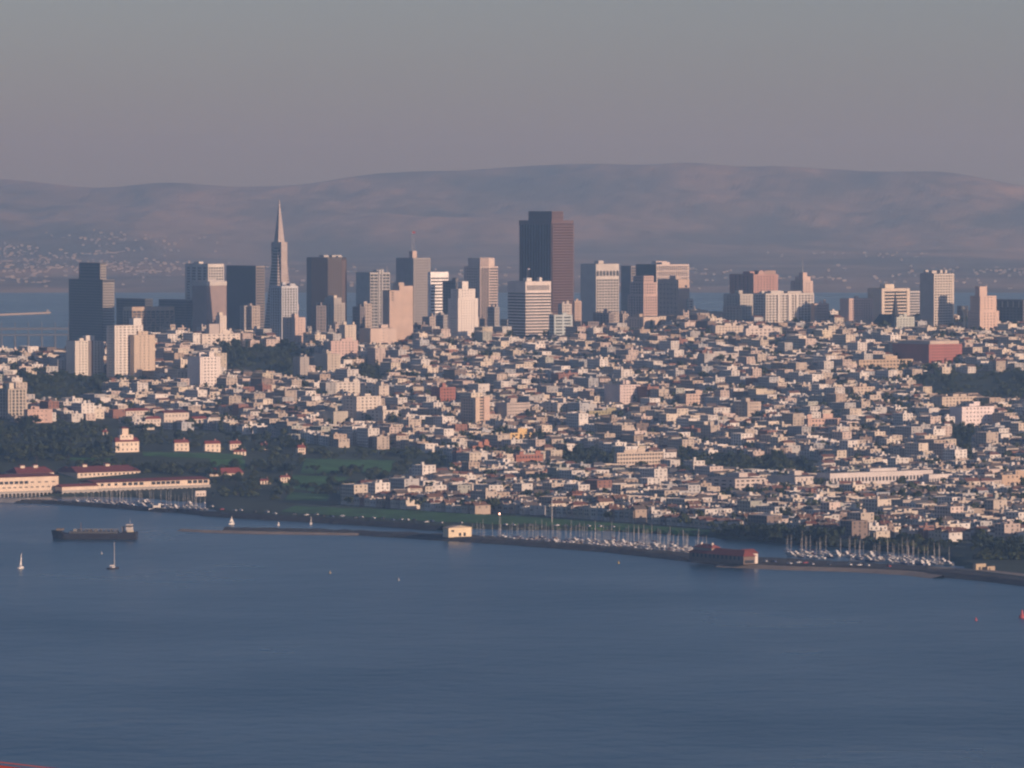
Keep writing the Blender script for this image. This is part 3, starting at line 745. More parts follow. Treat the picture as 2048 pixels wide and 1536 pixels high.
b = A('shaded_tan_block', 'tan block with a broad shaded side on the right-centre hillside', 1465, 1495, 1522, 804, 838, (.54, .45, .37), 6, 5)
b = A('grey_panel_block', 'smooth grey-white block high on the right-centre hillside', 1418, 1424, 1486, 707, 726, (.54, .50, .46), 5, 1, 3.6, .8, .6)
b = A('red_brick_hospital', 'broad red brick block with rows of pale windows near the right edge', 1785, 1858, 1924, 689, 731, (.42, .17, .14), 14, 0, 3.3, .58, .55, bits=0, cat='building')
bx('penthouse', b.root, 4, b.Lw - 2, 3, b.Ln - 6, b.H, b.H + 4, FAC, (.56, .46, .38))
b = A('tan_long_school', 'long tan school-like block left of the broad red brick block', 1712, 1718, 1826, 720, 742, (.54, .42, .30), 16, 1, 4, .55, .5, bits=1, cat='school')
b = A('white_hospital_block', 'bright white twin block with small square windows, right side above the trees', 1900, 1924, 1988, 814, 854, (.82, .72, .69), 9, 0, 3.4, .66, .64, bits=2, cat='building')
b = A('cream_flat_block', 'cream flat-topped pair of blocks directly above the bright white twin block', 1862, 1884, 1953, 794, 820, (.62, .52, .41), 10, 2)
b = A('cream_ridge_block', 'long cream block high on the ridge right of centre', 1424, 1431, 1487, 652, 676, (.64, .56, .47), 9, 2)
b = A('white_ridge_block', 'white block on the ridge under the wide pale grey apartments', 1486, 1492, 1560, 657, 678, (.66, .58, .52), 8, 2)
b = A('salmon_long_block', 'long salmon block with dark side on the right hillside', 1605, 1616, 1690, 838, 856, (.62, .44, .36), 11, 1)
b = A('striped_tan_block', 'tan two-tone block with red roof edge on the right hillside', 1688, 1706, 1750, 774, 793, (.60, .50, .40), 6, 1, roof=REDROOF)
b = A('red_edged_block', 'long pale block with thin red roof edge on the right hillside', 1736, 1740, 1795, 790, 806, (.60, .53, .46), 8, 1, roof=REDROOF)
b = A('yellow_front_block', 'warm yellow low building in the middle of the flats', 1012, 1020, 1072, 866, 882, (.74, .52, .24), 6, 1, 3.4, .6, .5, bits=2)
b = A('cream_long_apartments', 'long cream apartment row with many bays above the central trees', 1228, 1234, 1327, 906, 938, (.62, .52, .42), 16, 1, 3.3, .5, .4, bits=3)
b = A('brick_school', 'red-brown brick school with long low wings near the centre trees', 1026, 1032, 1086, 910, 932, (.38, .17, .12), 9, 1, 4, .55, .5, cat='school')
b = A('brick_low_block', 'low orange brick building with a chimney block above the brick school', 940, 945, 992, 892, 905, (.42, .20, .14), 7, 1, 4, .6, .6, cat='building')
bx('chimney', b.root, b.Lw * .6, b.Lw * .75, 3, 8, b.H, b.H + 6, FAC, (.42, .2, .14))
b = A('long_white_hall', 'very long white hall with a row of dark windows near the right shore', 1634, 1660, 1866, 947, 972, (.66, .60, .56), 30, 3, 5.5, .5, .45, top=4.5, bits=1, cat='school')
b = A('white_hall_annex', 'shorter white annex at the right end of the very long white hall', 1846, 1858, 1905, 949, 970, (.68, .62, .57), 9, 1, 5.5, .5, .45, top=4, bits=0, cat='school')
b = A('grey_market_hall', 'flat grey-roofed market hall left of the very long white hall', 1534, 1590, 1646, 954, 972, (.64, .57, .51), 6, 0, 6, .7, .8, bits=1, cat='building')
b = A('terraced_cream_block', 'stepped cream apartments near the right shore below the grey market hall', 1410, 1470, 1532, 958, 990, (.60, .52, .46), 6, 4, 3.1, .6, .4)
b = A('cream_tall_school', 'tall tan school block at the right edge above the flats', 1995, 2004, 2056, 950, 975, (.54, .40, .29), 6, 1, 4, .7, .7, cat='school')
# mission style school on the left
for (nm, lb, a) in (('mission_school', 'white mission-style school with low red tiled roof left of centre', (310, 328, 378, 826, 848)),
                    ('mission_school_wing', 'low red-roofed wing left of the white mission-style school', (288, 291, 322, 838, 852)),
                    ('mission_school_annex', 'small red-roofed annex right of the white mission-style school', (378, 382, 416, 838, 850)),
                    ('red_roof_hall', 'white hall with red tile roof above the mission-style school', (246, 252, 300, 822, 834))):
    x, y, z = ground_px(a[1], a[4])
    b = shell(nm, lb, 'school', *a[:4], y, 'red-roofed school buildings')
    bx('wall', b.root, 0, b.Lw, 0, b.Ln, 0, b.H, FAC, (.68, .59, .50))
    m = MB(); m.gable(0, b.Lw, 0, b.Ln, b.H, 2.6, 'x', .8, 3); ob('roof', m.mesh('roof', ROOF), b.root, color=REDROOF)
    windows(b, 'W', max(4, int(b.Lw / 4)), 2, 1, b.Lw - 1, 1, b.H - .5, 1.3, 1.6)
# ------------------------------------------------------------------ the fort: pier sheds, barracks, officers' houses
FM = 'red-roofed waterfront sheds'
# pier shed standing on an arcade in the water
def pier_shed(name, label, uC, uR, vTC, vTR, vB, zdeck, depth, wall, cols, rows, win, arches=0):
    xC, yC = at_z(uC, vB, zdeck)
    d = (EA[0] * .98, EA[1] * .98)
    k = (uR - 1024) / F
    L = (k * yC - xC) / (EA[0] - EA[1] * k)
    b = Bld(); b.Lw = L; b.Ln = depth; b.z0 = zdeck; b.H = at_y(uC, vTC, yC)[1] - zdeck
    b.root = thing(name, label, 'shed', (xC, yC, zdeck), GA, FM)
    bx('wall', b.root, 0, L, 0, depth, 0, b.H, FAC, wall)
    m = MB(); m.gable(0, L, 0, depth, b.H, 2.2, 'x', .7); ob('roof', m.mesh('roof', ROOF), b.root, color=REDROOF)
    for (a0, a1, n, z0, z1, ww, wh) in win: windows(b, 'W', n, 1, L * a0, L * a1, z0, z1, ww, wh)
    if arches:
        bx('deck', b.root, -1, L + 1, -1.2, depth, -.8, -.02, PLAIN, (.36, .33, .3))
        s = L / arches
        for i in range(arches + 1):
            bx('pile', b.root, i * s - .45, i * s + .45, -1.0, 0.2, -zdeck - 2, -.82, PLAIN, (.4, .37, .33))
            if i < arches:
                m = MB(); r = s / 2 - .45; pts = []
                for j in range(7):
                    a = math.pi * j / 6; pts.append((s / 2 - r * math.cos(a), -r * math.sin(a) * 1.0))
                for (p0, p1) in zip(pts, pts[1:]):
                    m.hexa([(p0[0], -.9, -zdeck * .35 - r + -p0[1]), (p1[0], -.9, -zdeck * .35 - r - p1[1]), (p1[0], 0, -zdeck * .35 - r - p1[1]), (p0[0], 0, -zdeck * .35 - r - p0[1]),
                            (p0[0], -.9, -.84), (p1[0], -.9, -.84), (p1[0], 0, -.84), (p0[0], 0, -.84)])
                ob('arch', m.mesh('arch', PLAIN), b.root, (i * s, 0, 0), (.4, .37, .33))
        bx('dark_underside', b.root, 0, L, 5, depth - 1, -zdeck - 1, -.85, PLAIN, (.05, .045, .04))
    FOOT.append((xC + EA[0] * L / 2, yC + EA[1] * L / 2, L / 2, 20))
    return b
PW = (.74, .60, .46)
b = pier_shed('pier_shed', 'cream pier shed with red roof on an arcade at the left edge', -40, 116, 957, 955, 985, 5.2, 34, PW, 0, 0,
              [(.05, .62, 9, 6.3, 9, 3.9, 2.6), (.62, .98, 4, 6.6, 8.6, 3.2, 1.0), (.05, .98, 13, 2.6, 4, 3.0, .9)], 20)
b2 = b
b = pier_shed('link_shed', 'low cream link shed between the two pier sheds', 124, 196, 974, 972, 981, 5.2, 12, PW, 0, 0, [], 7)
b = pier_shed('long_pier_shed', 'long low cream pier shed with red roof behind the masts', 193, 418, 966, 956, 977, 5.6, 30, PW, 0, 0,
              [(.02, .2, 3, 1.8, 4.4, 3.0, 2.2), (.22, .42, 4, 1.8, 4.4, 4.2, 2.6), (.48, .74, 6, 1.8, 4.4, 4.2, 2.6), (.80, .99, 4, 1.8, 4.4, 4.4, 2.8)], 24)
def barrack(name, label, uL, uC, uR, vT, Y, rows, cols, cup=2, zb=3.0):
    b = shell(name, label, 'barracks', uL, uC, uR, vT, Y, FM)
    bx('wall', b.root, 0, b.Lw, 0, b.Ln, 0, b.H, FAC, (.72, .60, .47))
    m = MB(); m.gable(0, b.Lw, 0, b.Ln, b.H, 5.2, 'x', .9, 4); ob('roof', m.mesh('roof', ROOF), b.root, color=REDROOF)
    windows(b, 'W', cols, rows, 2, b.Lw - 2, b.H - 3.6 * rows, b.H, 1.7, 1.8)
    for i in range(cup):
        x = b.Lw * (.22 + .36 * i)
        cu = bx('roof_monitor', b.root, x, x + 4.6, b.Ln / 2 - 2.2, b.Ln / 2 + 2.2, b.H + 3.6, b.H + 6.6, FAC, (.74, .64, .50))
        m = MB(); m.gable(0, 4.6, 0, 4.4, 3.0, .9, 'x', .4); ob('monitor_roof', m.mesh('monitor_roof', ROOF), cu, color=REDROOF)
    return b
barrack('red_roof_barracks', 'red-roofed barracks with two cupolas behind the left pier shed', 10, 35, 108, 947, 5290, 2, 12)
barrack('dark_gabled_barracks', 'red-roofed barracks in shade between the two cupola-topped ones', 106, 142, 154, 945, 5330, 2, 5, 0)
barrack('white_barracks', 'cream two-storey barracks with two cupolas above the long pier shed', 116, 155, 281, 946, 5300, 2, 14)
barrack('edge_barracks', 'red-roofed barracks cut by the left edge of the picture', -60, -30, 26, 941, 5360, 2, 5, 0)
barrack('low_red_hall', 'low cream hall with red roof edge right of the long pier shed', 414, 420, 486, 948, 5330, 1, 0, 0)
# officers' house on the bluff
def house_big(name, label, uL, uC, uR, vT, vB, rh=3, cat='house', grp='red-roofed houses by the park', wall=(.76, .63, .50), cols=3, rows=2):
    x, y, z = ground_px(uC, vB)
    b = shell(name, label, cat, uL, uC, uR, vT, y, grp)
    bx('wall', b.root, 0, b.Lw, 0, b.Ln, 0, b.H, FAC, wall)
    m = MB(); m.gable(0, b.Lw, 0, b.Ln, b.H, rh, 'x', .7, min(b.Lw, b.Ln) * .35); ob('roof', m.mesh('roof', ROOF), b.root, color=REDROOF)
    windows(b, 'W', cols, rows, 1, b.Lw - 1, .8, b.H - .2, 1.3, 1.7)
    bx('chimney', b.root, b.Lw * .7, b.Lw * .7 + 1.1, b.Ln * .5, b.Ln * .5 + 1.1, b.H + rh * .3, b.H + rh + 1.6, FAC, (.5, .3, .25))
    return b
b = house_big('lookout_house', 'big cream house with a square rooftop tower beside the dark wood', 224, 231, 278, 884, 905, 4, 'house', 'red-roofed houses by the park', (.80, .66, .52), 5, 2)
bx('upper_wall', b.root, b.Lw * .22, b.Lw * .78, 1, b.Ln * .8, b.H, b.H + 6.5, FAC, (.80, .66, .52)); windows(b, 'W', 3, 1, b.Lw * .26, b.Lw * .74, b.H + 3.6, b.H + 6, 1.2, 1.4, 1.0)
tw = bx('lookout_tower', b.root, b.Lw * .36, b.Lw * .62, 3, 9, b.H + 6.5, b.H + 12.5, FAC, (.76, .62, .49))
m = MB(); m.gable(0, b.Lw * .26, 0, 6, 6, 1.6, 'x', .6, 2); ob('tower_roof', m.mesh('tower_roof', ROOF), tw, color=REDROOF)
for i, (a, lb) in enumerate((((345, 349, 378, 886, 902), 'leftmost'), ((406, 410, 441, 888, 902), 'second from left'), ((456, 460, 482, 888, 900), 'third from left'), ((592, 596, 611, 896, 909), 'tall gabled'))):
    house_big('park_house', f'{lb} of the small red-roofed houses above the green park slope', *a)
for a, lb in (((466, 468, 492, 904, 909), 'long low cream shed on the green slope below the small red-roofed houses'), ((205, 206, 215, 864, 870), 'tiny white cottage among the dark trees left of the lookout house'),
              ((518, 521, 542, 962, 968), 'small cream house with red roof among the lower park trees'), ((558, 561, 580, 955, 966), 'cream house right of the lower park trees'),
              ((520, 522, 535, 890, 899), 'small half-hidden cottage right of the third red-roofed house')):
    house_big('small_house', lb, *a, 1.8, 'cottage')
# ------------------------------------------------------------------ shore works
def ribbon(name, pts, widths, m, top=2.8, slope=6.0, jit=.0, step=6.0, back=4.0, bot=-1.6, label=None, kind='structure'):
    """a bank that follows a waterline traced on the water, with its own width, slope and height"""
    P = [at_z(u, v, 0) for u, v in pts]
    S_ = [0.0]
    for a, b in zip(P, P[1:]): S_.append(S_[-1] + math.hypot(b[0] - a[0], b[1] - a[1]))
    n = max(2, int(S_[-1] / step)); vs = []; fs = []; K = 7
    q = random.Random(len(pts) * 7 + int(S_[-1]))
    for i in range(n + 1):
        s = S_[-1] * i / n
        x = lerp(s, list(zip(S_, [p[0] for p in P]))); y = lerp(s, list(zip(S_, [p[1] for p in P]))); w_ = lerp(s, list(zip(S_, widths)))
        s2 = min(s + 12, S_[-1]); s1 = max(s - 12, 0)
        dx = lerp(s2, list(zip(S_, [p[0] for p in P]))) - lerp(s1, list(zip(S_, [p[0] for p in P]))); dy = lerp(s2, list(zip(S_, [p[1] for p in P]))) - lerp(s1, list(zip(S_, [p[1] for p in P])))
        l = math.hypot(dx, dy) or 1; nx, ny = -dy / l, dx / l
        if ny < 0: nx, ny = -nx, -ny
        for d, z in ((-slope * .6, bot), (0, .0), (slope * .5, top * .5), (slope, top), (max(slope + 1, w_ - back), top + .05), (max(slope + 2, w_ - back * .4), top * .45), (max(slope + 3, w_), bot)):
            j = jit
            vs.append((x + nx * d + q.uniform(-j, j), y + ny * d + q.uniform(-j, j), z + q.uniform(-j, j) * .6))
    for i in range(n):
        for k in range(K - 1):
            a = i * K + k; fs.append((a, a + K, a + K + 1, a + 1))
    me = bpy.data.meshes.new(name); me.from_pydata(vs, [], fs); me.materials.append(m); me.update()
    # make sure faces look up
    o = ob(name, me)
    import bmesh
    bm = bmesh.new(); bm.from_mesh(me); bmesh.ops.recalc_face_normals(bm, faces=bm.faces)
    if sum(f.normal.z for f in bm.faces) < 0: bmesh.ops.reverse_faces(bm, faces=bm.faces)
    bm.to_mesh(me); bm.free()
    return tag(o, label, None, None, kind)
ribbon('breakwater', [(440, 1063), (600, 1067), (700, 1070), (860, 1080), (1000, 1089), (1200, 1104), (1370, 1123), (1420, 1129)], [16, 20, 22, 40, 30, 26, 44, 50], ROCK, 3.0, 9, .8)
ribbon('sand_spit', [(352, 1062), (400, 1065), (500, 1068), (640, 1070), (720, 1071)], [6, 16, 18, 16, 8], SAND, 1.5, 6, .25, back=5)
ribbon('shore_bank', [(1380, 1125), (1500, 1134), (1650, 1140), (1800, 1147), (1870, 1154), (1960, 1162), (2048, 1173), (2140, 1186)], [54, 62, 52, 46, 50, 60, 70, 70], ROCK, 3.0, 8, .5)
ribbon('beach', [(1430, 1134), (1560, 1140), (1700, 1144), (1800, 1150), (1862, 1157)], [15, 18, 20, 20, 8], SAND, 1.9, 9, .15, back=3)
ribbon('shore_path', [(1850, 1146), (1900, 1149), (1960, 1154), (2048, 1165), (2140, 1178)], [12, 14, 16, 18, 18], SAND, 4.0, 3, .1, back=2, bot=0.5)
ribbon('seawall', [(400, 1032), (520, 1040), (600, 1044), (700, 1050), (790, 1056), (870, 1062)], [14, 14, 14, 14, 14, 12], ROCK, 3.9, 7, .35)
ribbon('harbour_mole', [(30, 1006), (80, 1007), (200, 1015), (300, 1023), (345, 1026)], [10, 12, 12, 12, 10], ROCK, 3.0, 6, .4)
ribbon('seawall_quay', [(-60, 1004), (0, 1005), (40, 1006), (66, 1004)], [14, 14, 14, 9], CONC, 3.4, 3, .05)
ribbon('harbour_mole', [(330, 1023), (380, 1029), (440, 1034)], [12, 14, 14], ROCK, 3.0, 6, .4)

def sheet(name, quad, nu, nv, m, dz=.35):
    """a sheet draped on the ground; quad = far-left, far-right, near-right, near-left pixels"""
    vs = []; fs = []
    for j in range(nv + 1):
        for i in range(nu + 1):
            s, t = i / nu, j / nv
            u = (quad[0][0] * (1 - s) + quad[1][0] * s) * (1 - t) + (quad[3][0] * (1 - s) + quad[2][0] * s) * t
            v = (quad[0][1] * (1 - s) + quad[1][1] * s) * (1 - t) + (quad[3][1] * (1 - s) + quad[2][1] * s) * t
            x, y, z = ground_px(u, v); vs.append((x, y, z + dz))
    for j in range(nv):
        for i in range(nu):
            a = j * (nu + 1) + i; fs.append((a, a + nu + 1, a + nu + 2, a + 1))
    me = bpy.data.meshes.new(name); me.from_pydata(vs, [], fs); me.materials.append(m); me.update()
    return tag(ob(name, me), kind='structure')
LAWNQ = [((590, 1012), (860, 1023), (860, 1043), (560, 1024)), ((860, 1023), (1060, 1035), (1060, 1052), (860, 1043)), ((1060, 1035), (1230, 1047), (1230, 1058), (1060, 1052)), ((1230, 1047), (1420, 1061), (1420, 1069), (1230, 1058))]
for k, qd in enumerate(LAWNQ): sheet('shore_lawn', qd, 14, 3, GRASS, .4 + k * .01)
PARKQ = [((285, 904), (485, 909), (485, 918), (285, 912)), ((420, 918), (490, 920), (490, 938), (425, 934)), ((140, 915), (225, 918), (225, 924), (140, 921)), ((610, 918), (790, 922), (780, 945), (600, 948)), ((560, 950), (700, 955), (640, 985), (560, 975)), ((580, 985), (660, 990), (655, 1003), (570, 1000))]
for k, qd in enumerate(PARKQ): sheet('park_lawn', qd, 16, 6, GRASS, .5)

# ------------------------------------------------------------------ the houses
O0 = at_z(1210, 1055, 3)
def grid(a, b): return O0[0] + EA[0] * a + EB[0] * b, O0[1] + EA[1] * a + EB[1] * b
def to_a(u, v):
    x, y = at_z(u, v, 3); return (x - O0[0]) * EA[0] + (y - O0[1]) * EA[1]
A1 = max(to_a(720, 1012), to_a(1024, 1029), to_a(1300, 1049)) + 2
ALLOW = [(-60, 690), (2110, 600), (2110, 1094), (1950, 1084), (1700, 1080), (1560, 1068), (1420, 1060), (1210, 1047), (1024, 1032), (860, 1023), (690, 1013), (690, 968), (760, 955), (900, 945),
         (930, 930), (860, 908), (800, 900), (640, 893), (560, 878), (420, 862), (280, 860), (230, 838), (100, 850), (-60, 850)]
# woods: polygon in ground pixels, trees, height range, kinds, label, group
WOODS = [
 ([(150, 926), (280, 930), (420, 938), (415, 952), (300, 947), (170, 943)], 26, (6, 9), 'the slope above the long pier shed', 'trees above the long pier shed'),
 ([(-40, 932), (-40, 842), (60, 845), (200, 850), (236, 890), (236, 912), (150, 922)], 62, (9, 15), 'the bluff wood above the left sheds', 'trees of the wood on the bluff'),
 ([(240, 862), (560, 880), (640, 895), (690, 900), (690, 912), (460, 903), (250, 898)], 34, (8, 13), 'the belt behind the small park houses', 'trees behind the park houses'),
 ([(500, 905), (850, 905), (900, 940), (820, 955), (640, 1000), (430, 1000), (420, 945), (500, 938)], 62, (8, 13), 'the park between green slope and waterfront', 'trees of the lower park'),
 ([(430, 700), (590, 690), (640, 735), (560, 760), (440, 738)], 40, (10, 16), 'the summit wood below the deco block', 'trees of the wooded summit'),
 ([(20, 750), (210, 752), (215, 800), (60, 806)], 26, (9, 14), 'the shaded slope below the left towers', 'trees below the left tower blocks'),
 ([(690, 735), (770, 735), (775, 762), (690, 760)], 10, (9, 13), 'the grove left of the brick block', 'small hillside grove'),
 ([(1120, 908), (1225, 908), (1225, 938), (1120, 938)], 14, (9, 14), 'the clump left of the cream row', 'clump left of the cream row'),
 ([(1345, 918), (1530, 918), (1640, 932), (1640, 948), (1350, 945)], 34, (8, 13), 'the dark belt right of the cream row', 'dark park belt'),
 ([(1895, 856), (1955, 856), (1955, 912), (1895, 905)], 14, (10, 15), 'the clump below the white twin block', 'clump below the white twin block'),
 ([(1790, 752), (2060, 742), (2060, 805), (1990, 805), (1850, 790)], 24, (9, 14), 'the hillside park near the right edge', 'right-hand hillside park'),
 ([(1430, 1064), (1560, 1071), (1690, 1084), (1680, 1093), (1440, 1080)], 30, (9, 13), 'the belt behind the red-roofed clubhouse', 'belt behind the clubhouse'),
 ([(1700, 1082), (1900, 1088), (1900, 1104), (1720, 1098)], 16, (7, 11), 'the line behind the right-hand harbour', 'trees behind the right harbour'),
 ([(1950, 1087), (2070, 1092), (2070, 1146), (1965, 1138)], 22, (9, 15), 'the clump at the shore\'s right end', 'trees at the right end of the shore'),
]
def blocked(x, y, r):
    for fx, fy, fr, _ in FOOT:
        if (x - fx) ** 2 + (y - fy) ** 2 < (fr * .8 + r) ** 2: return True
    return False
HOUSECOL = [((.74, .69, .63), 'white', 10), ((.70, .60, .47), 'cream', 7), ((.62, .49, .42), 'pale pink', 4), ((.55, .46, .37), 'beige', 5), ((.50, .49, .47), 'pale grey', 4), ((.47, .36, .27), 'tan', 3),
            ((.66, .56, .40), 'pale yellow', 1), ((.46, .48, .50), 'pale blue', 1), ((.45, .46, .39), 'pale green', 1), ((.34, .15, .11), 'brick red', 1), ((.27, .20, .17), 'brown', 1)]
HOUSECOL = [(tuple((x_ * .72 + sum(c) / 3 * m_ * .28) * .98 for x_, m_ in zip(c, (1.06, 1.0, .9))), n_, k_) for c, n_, k_ in HOUSECOL]
HC = [c for c in HOUSECOL for _ in range(c[2])]
q = random.Random(11)
lots = []                          # (row, a, b, width, depth, height, faces_south, x, y, z, u, v)
PITCH_A = 68.0
for k in range(-5, 53):
    for side in (0, 1):
        a0 = A1 + k * PITCH_A + (0 if side == 0 else 37)
        b = -1500.0; nb = 0
        while b < 2900:
            if (b + 1500) % 138 < 16: b += 16; continue
            xx, yy = grid(a0 + 8, b)
            if not 4350 < yy < 7700: b += 30; continue
            uu = 1024 + F * xx / yy
            if not -45 < uu < 2095: b += 25; continue
            big = q.random() < (.05 if yy < 5600 else .13)
            w_ = q.uniform(6.2, 9.2) if not big else q.uniform(11, 26)
            dp = q.uniform(11.5, 16)
            blk = int((b + 1500) // 138)
            h_ = random.Random(blk * 977 + k * 31 + side).choice((6.5, 7.5, 8.5, 9.5)) + q.choice((-1.2, -.4, 0, .3, 1.4))
            if yy > 5600: h_ += q.uniform(0, 3.5)
            if big: h_ += q.uniform(2, 9)
            x, y = grid(a0 + dp / 2, b + w_ / 2)
            z = min(terrain(x - 5, y - 5), terrain(x + 5, y + 5))
            u, v = project(x, y, z)
            bb = b; b += w_ + (0.05 if q.random() < .86 else q.uniform(2, 7))
            if z < 1.5 or not inside(u, v, ALLOW): continue
            if blocked(x, y, 6): continue
            if any(inside(u, v, wd[0]) or inside(u, v - 9, wd[0]) for wd in WOODS): continue
            # nothing hides the fronts of the larger buildings
            for fl, fr_, fv, fy in FRONT:
                if fl - 5 < u < fr_ + 5 and fy - 260 < y < fy:
                    vt_ = project(x, y, z + h_)[1]
                    if vt_ < fv - 5: h_ -= (fv - 5 - vt_) * S * y
            if h_ < 4.5: continue
            # leave room over the ridge: the far side of the hill is not seen
            rid = 7250 if u < 700 else 7620
            if y > rid: continue
            lots.append((2 * k + side, a0, bb, w_, dp, h_, side == 1, x, y, z, u, v, big))
# houses along the west end of each block: one continuous sunny front
for k in range(-5, 53):
    for blk in range(0, 33):
        bb = -1500 + blk * 138 + 16.1; hb = random.Random(blk * 31 + k).uniform(7.5, 10.5)
        if q.random() < .2: continue
        a_ = A1 + k * PITCH_A + 16.2
        while a_ < A1 + k * PITCH_A + 36:
            dp = q.uniform(6, 9.5); h_ = hb + q.choice((-1, 0, 0, .8)); w_ = 12.0
            a0 = a_; a_ += dp + .05
            x, y = grid(a0 + dp / 2, bb + 6)
            if not 4350 < y < 7700: continue
            z = min(terrain(x - 5, y - 5), terrain(x + 5, y + 5)); u, v = project(x, y, z)
            if not -45 < u < 2095 or z < 1.5 or not inside(u, v, ALLOW) or blocked(x, y, 5): continue
            if any(inside(u, v, wd[0]) or inside(u, v - 9, wd[0]) for wd in WOODS): continue
            for fl, fr_, fv, fy in FRONT:
                if fl - 5 < u < fr_ + 5 and fy - 260 < y < fy:
                    vt_ = project(x, y, z + h_)[1]
                    if vt_ < fv - 5: h_ -= (fv - 5 - vt_) * S * y
            if h_ < 4.5 or y > (7250 if u < 700 else 7620): continue
            lots.append((2 * k, a0, bb, w_, dp, h_, False, x, y, z, u, v, True))
# the rows nearest the shore become houses of their own
front = [l for l in lots if not l[12]]
rows = {}
for l in front: rows.setdefault(l[0], []).append(l)
single = []
for r in sorted(rows):
    if len(single) >= 300: break
    for l in rows[r]: single.append(l)
single = single[:330]
sset = set(id(l) for l in single)
def house_proto(kind, w_, d, h):
    t = ob('row_house', None); P = t
    bx('wall', P, -d / 2, d / 2, -w_ / 2, w_ / 2, -1.5, h, FAC)
    if kind == 'flat':
        bx('roof', P, -d / 2 + .3, d / 2 - .3, -w_ / 2 + .3, w_ / 2 - .3, h, h + .1, ROOF)
        bx('parapet', P, -d / 2 - .25, -d / 2 + .2, -w_ / 2 - .02, w_ / 2 + .02, h - .5, h + .7, FAC)
        bx('roof_hatch', P, d * .1, d * .1 + 2.2, -1, 1.2, h + .1, h + 2.0, FAC)
    elif kind == 'hip':
        m = MB(); m.gable(-d / 2, d / 2, -w_ / 2, w_ / 2, h, 2.4, 'x', .4, 3.2); ob('roof', m.mesh('roof', ROOF), P)
    else:
        m = MB(); m.gable(-d / 2, d / 2, -w_ / 2, w_ / 2, h, 3.0, 'x', .35); ob('roof', m.mesh('roof', ROOF), P)
    bx('bay', P, -d / 2 - 1.0, -d / 2 + .1, -w_ * .3, w_ * .32, 3.0, h - .8, FAC)
    bx('garage_door', P, -d / 2 - .08, -d / 2 + .1, -w_ * .3, w_ * .05, 0, 2.3, PLAIN)
    ns = 2 if h < 10 else 3
    for i in range(ns):
        z = 3.6 + i * 2.9
        if z + 1.6 > h: break
        for s in (-.16, .18): bx('window', P, -d / 2 - 1.08, -d / 2 - .9, s * w_ - .75, s * w_ + .75, z, z + 1.6, GLASS)
        for s in (-.25, .22): bx('window', P, d / 2 - .1, d / 2 + .08, s * w_ - .6, s * w_ + .6, z, z + 1.5, GLASS)
    for sgn in (-1, 1):
        for s in (-.24, .2):
            bx('window', P, s * d - .6, s * d + .6, sgn * w_ / 2 - .08, sgn * w_ / 2 + .08, h - 2.3, h - .9, GLASS)
    if kind != 'flat': bx('chimney', P, 1.5, 2.3, w_ * .2, w_ * .2 + .8, h + .2, h + 3.4, FAC)
    return t
PROTO = {}
for kd in ('flat', 'hip', 'gable'):
    for h in (7.5, 9.0, 10.8): PROTO[kd, h] = house_proto(kd, 8.8, 16, h)
used = set()
rown = sorted(set(l[0] for l in single))
ROWLAB = {r: ('front row facing shore' if i == 0 else f'{nth(i + 1)} row behind shore') for i, r in enumerate(rown)}
cnt = {}
for l in sorted(single, key=lambda l: (l[0], l[10])):
    r, a0, bb, w_, dp, h_, south, x, y, z, u, v, big = l
    cnt[r] = cnt.get(r, 0) + 1
    kd = q.choice(('flat', 'flat', 'flat', 'flat', 'hip', 'gable'))
    hp = min((7.5, 9.0, 10.8), key=lambda t: abs(t - h_))
    key = (kd, hp)
    t = PROTO[key] if key not in used else copy_tree(PROTO[key])
    used.add(key)
    t.location = (x, y, z); t.rotation_euler = (0, 0, GA + (math.pi if south else 0))
    t.scale = (dp / 16, w_ / 8.8, h_ / hp)
    col, cn, _ = q.choice(HC); j = q.uniform(.85, 1.08); col = tuple(c * j for c in col)
    rc = {'flat': q.choice(((.2, .19, .18), (.13, .13, .13), (.3, .29, .27))), 'hip': q.choice(((.17, .075, .055), (.15, .085, .07))), 'gable': q.choice(((.12, .1, .09), (.17, .1, .075)))}[kd]
    for ch in t.children:
        nm = ch.name.split('.')[0]
        if nm in ('wall', 'bay', 'parapet', 'chimney', 'roof_hatch'): ch.color = (*col, 1)
        elif nm == 'roof': ch.color = (*rc, 1)
        elif nm == 'garage_door': ch.color = (.5, .46, .4, 1)
    rn = {'flat': 'flat-roofed', 'hip': 'red hip-roofed', 'gable': 'dark gable-roofed'}[kd]
    tag(t, f'{cn} {rn} house, {nth(cnt[r])} from left in {ROWLAB[r]}', 'house', 'row houses near the shore')
